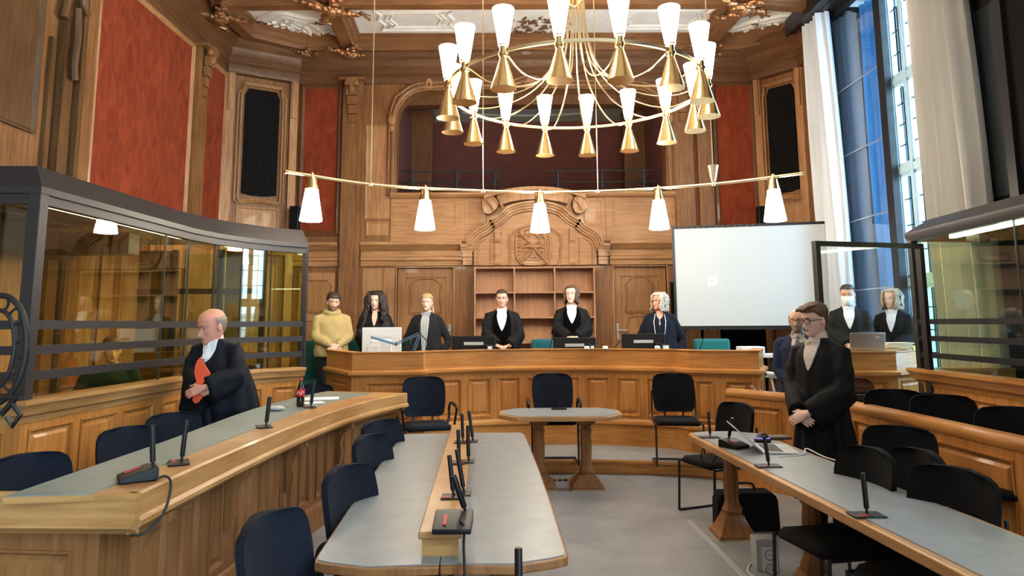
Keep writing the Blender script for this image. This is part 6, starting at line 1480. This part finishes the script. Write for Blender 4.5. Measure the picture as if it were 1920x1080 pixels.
    if glasses:
        mb = MB(); gz = .0; gw = .026 if glasses != 'thin' else .025; rr_ = .0028 if glasses != 'thin' else .0012
        for q in (-1, 1):
            mb.tube([HM((q*.031+gw*math.cos(t)*(1.0), -.098+abs(q*.031+gw*math.cos(t))*.16, gz+.021*math.sin(t))) for t in [2*math.pi*j/20 for j in range(21)]], rr_, 6)
            mb.tube([HM((q*.057,-.088,gz+.006)),HM((q*.080,-.03,gz+.006)),HM((q*.081,.02,gz+.0))], rr_, 6)
        mb.tube([HM((-.007,-.098,gz+.004)),HM((0,-.102,gz+.006)),HM((.007,-.098,gz+.004))], rr_, 6); gl_ = part('glasses', mb, M['frame_dark'] if glasses != 'thin' else M['silver'], body)
        mb = MB()
        for q in (-1, 1): mb.add([HM((q*.031+gw*.95*math.cos(t), -.098+abs(q*.031+gw*math.cos(t))*.16, gz+.020*math.sin(t))) for t in [2*math.pi*j/20 for j in range(20)]], [tuple(range(20))])
        part('lenses', mb, M['spectacle'], gl_)
    if mask:
        mb = MB(); vs = []
        for i in range(9):
            z = -.010-.098*i/8
            for j in range(17): a = -1.25+2.5*j/16; vs.append(HM(head_pt(z, a, .009+.012*math.cos(a)**2*math.sin(math.pi*i/8), False) + Vector((0,-.012*math.cos(a)**4*math.sin(math.pi*min(1,.15+i/9)),0))))
        mb.add(vs, [(i*17+j,i*17+j+1,(i+1)*17+j+1,(i+1)*17+j) for i in range(8) for j in range(16)]); part('face_mask', mb, M['mask'], body)
    body['_t'] = 1; del body['_t']
    return body, HM, surf, arms, s

def stand(px, py, Y, floor, H=None):
    """feet under the head top seen at px,py"""
    v = P(px, py, Y=Y); return (v.x, Y, floor), (v.z-floor)
def who(label, px, py, Y, fl, deg, **k):
    L, h = stand(px, py, Y, fl); return person(label, L, deg, H=h-.012, **k)
b, HM, surf, arms, s = who('person in a tan hoodie and black trousers standing at the left end of the bench', 624, 547, 9.65, .40, 22, skin_m='skin', clothes='hoodie', outfit='hoodie', hair=('short','h_dark'), turn=2, nod=-10, tilt=4, beard='h_beard', girth=1.10, hands_at=((-.035,-.25,1.0),(.045,-.27,.995)))
who('person with very long dark curly hair in a black robe behind the white monitor', 705, 546, 9.85, .40, 4, skin_m='skin_pale', clothes='robe', hair=('long_curly','h_black'), turn=-6, nod=-2, v=dict(z=1.26,m='skin_pale',w=.30,n='neckline',collar=False), girth=.95, fem=True)
who('person with glasses and tied blond hair in a dark blazer over a striped blouse', 801, 549, 9.95, .40, -6, skin_m='skin_pale', clothes='blazer', outfit='blazer', hair=('tied','h_blond'), turn=2, glasses='thin', v=dict(z=.80,m='blouse',w=.36,n='blouse'), girth=1.16, fem=True, hands='sides')
who('person with short dark hair and thin glasses in a robe, hands on the bench', 941, 541, 9.85, .40, 0, skin_m='skin', clothes='robe', hair=('crop','h_dark'), turn=-2, nod=-3, glasses='thin', v=dict(z=1.16,m='shirt',w=.50,velvet=True,tie='white_tie',tz=1.2), girth=1.12, hands_at=((-.06,-.30,.955),(.10,-.31,.955)), hands='bench')
who('person with shoulder-length brown hair in a judge robe with folded hands', 1071, 534, 9.95, .40, -4, skin_m='skin_pale', clothes='robe', hair=('bob','h_brown',.115), turn=-12, nod=6, v=dict(z=1.22,m='shirt',w=.50,velvet=True), girth=1.0, fem=True, hands_at=((-.05,-.26,1.02),(.05,-.27,1.02)))
b, HM, surf, arms, s = who('person with silver hair in a dark cardigan wearing glasses on a cord', 1236, 547, 9.75, .40, -14, skin_m='skin_red', clothes='cardigan', outfit='cardigan', hair=('wavy','h_silver'), turn=-42, v=dict(z=1.36,m='skin_red',w=.5,n='neckline',collar=False), girth=1.18, fem=True, hands='sides')
mb = MB(); mb.tube([tuple(surf(z, a, .02)) for z, a in ((1.44,-.5),(1.32,-.38),(1.18,-.30),(1.10,-.22),(1.09,0),(1.10,.22),(1.18,.30),(1.32,.38),(1.44,.5))], .004, 6); part('glasses_cord', mb, M['silver'], b)
mb = MB(); mb.tube([tuple(surf(z, 0, .02)) for z in (1.38,1.27)], .003, 6); mb.tube([tuple(surf(1.30, a, .022)) for a in (-.06,.06)], .003, 6); part('pendant', mb, M['silver'], b)
who('bald bearded person with dark glasses in a navy suit and striped tie', 1493, 577, 7.25, .15, -26, skin_m='skin', clothes='suit', outfit='suit', hair=('bald','h_grey'), turn=-4, glasses='dark', beard='h_grey', v=dict(z=1.10,m='shirt_grey',w=.42,tie='tie',tz=1.12), girth=1.08, hands='low')
b, HM, surf, arms, s = who('young person with brown hair and round glasses in a black robe at the right-hand desk', 1529, 565, 5.75, 0, -58, skin_m='skin_pale', clothes='robe', hair=('quiff','h_brown'), turn=-14, nod=-8, glasses='dark', v=dict(z=1.22,m='shirt_grey',w=.42), girth=.92, hands='low', voxel=.0055)
w_ = arms[0][2]; part('bracelet', MB().tube([w_ + Vector((.030*math.cos(a), .01, .030*math.sin(a))) for a in [i*.449 for i in range(15)]], .005, 6), M['frame_dark'], b)
who('person in a white face mask and black robe behind the glass screen', 1588, 531, 8.7, .40, -26, skin_m='skin', clothes='robe', hair=('crop','h_dark'), turn=-4, nod=-8, mask=True, v=dict(z=1.18,m='shirt',w=.46), girth=.98, fem=True)
who('person with wavy ash-blond hair in a black robe behind the glass screen', 1671, 540, 8.75, .40, -44, skin_m='skin_pale', clothes='robe', hair=('wavy','h_ash'), turn=-14, v=dict(z=1.18,m='shirt',w=.40), girth=.95, fem=True)
b, HM, surf, arms, s = who('heavy balding person in a black robe holding an orange folder beside the dock', 420, 575, 6.62, 0, -10, skin_m='skin_red', clothes='robe_navy', hair=('bald','h_grey'), turn=-26, nod=-16, v=dict(z=1.27,m='shirt',w=.50,tie='white_tie',tz=1.32), girth=1.58, hs=1.28, lean=.22, hands='clasp', hands_at=((.03,-.36,1.08),(.13,-.40,1.07)), voxel=.0055)
# orange folder held against the robe
fy = (b.matrix_basis @ Vector(arms[0][2])).y - .03
def fp(pts, y): return [(P(x, q, Y=y).x, P(x, q, Y=y).z) for x, q in pts]
up_ = fp([(379,669),(383,678),(389,689),(396,700),(388,712),(380,722),(370,712),(367,697),(369,684),(373,675)], fy)
lo_ = fp([(366,738),(380,735),(384,741),(376,753),(369,756),(363,750)], fy)
def bow(y): return lambda x, z: (x, y - .03*math.cos((x-up_[0][0])*9), z)
fol = MB(); fol.prism(up_+[], bow(fy), bow(fy+.012)); fol.prism([fp([(371,712),(382,712)],fy)[0], fp([(371,712),(382,712)],fy)[1], lo_[2], lo_[1], lo_[0]], bow(fy+.004), bow(fy+.012)); fol.prism(lo_, bow(fy), bow(fy+.010))
single('document_folder', fol, M['orange'], 'bright orange folder held against a black robe', 'folder')
b, HM, surf, arms, s = person('seated person in a dark green jacket inside the glass dock', (P(212,632,Y=7.1).x, 7.1, -.18), 26, 1.72, skin_m='skin', clothes='green_jacket', outfit='jacket', hair=('short','h_brown'), turn=10, nod=-6, girth=1.0, hands='bench', sitting=True, hands_at=((-.12,-.30,1.10),(.12,-.30,1.10)))
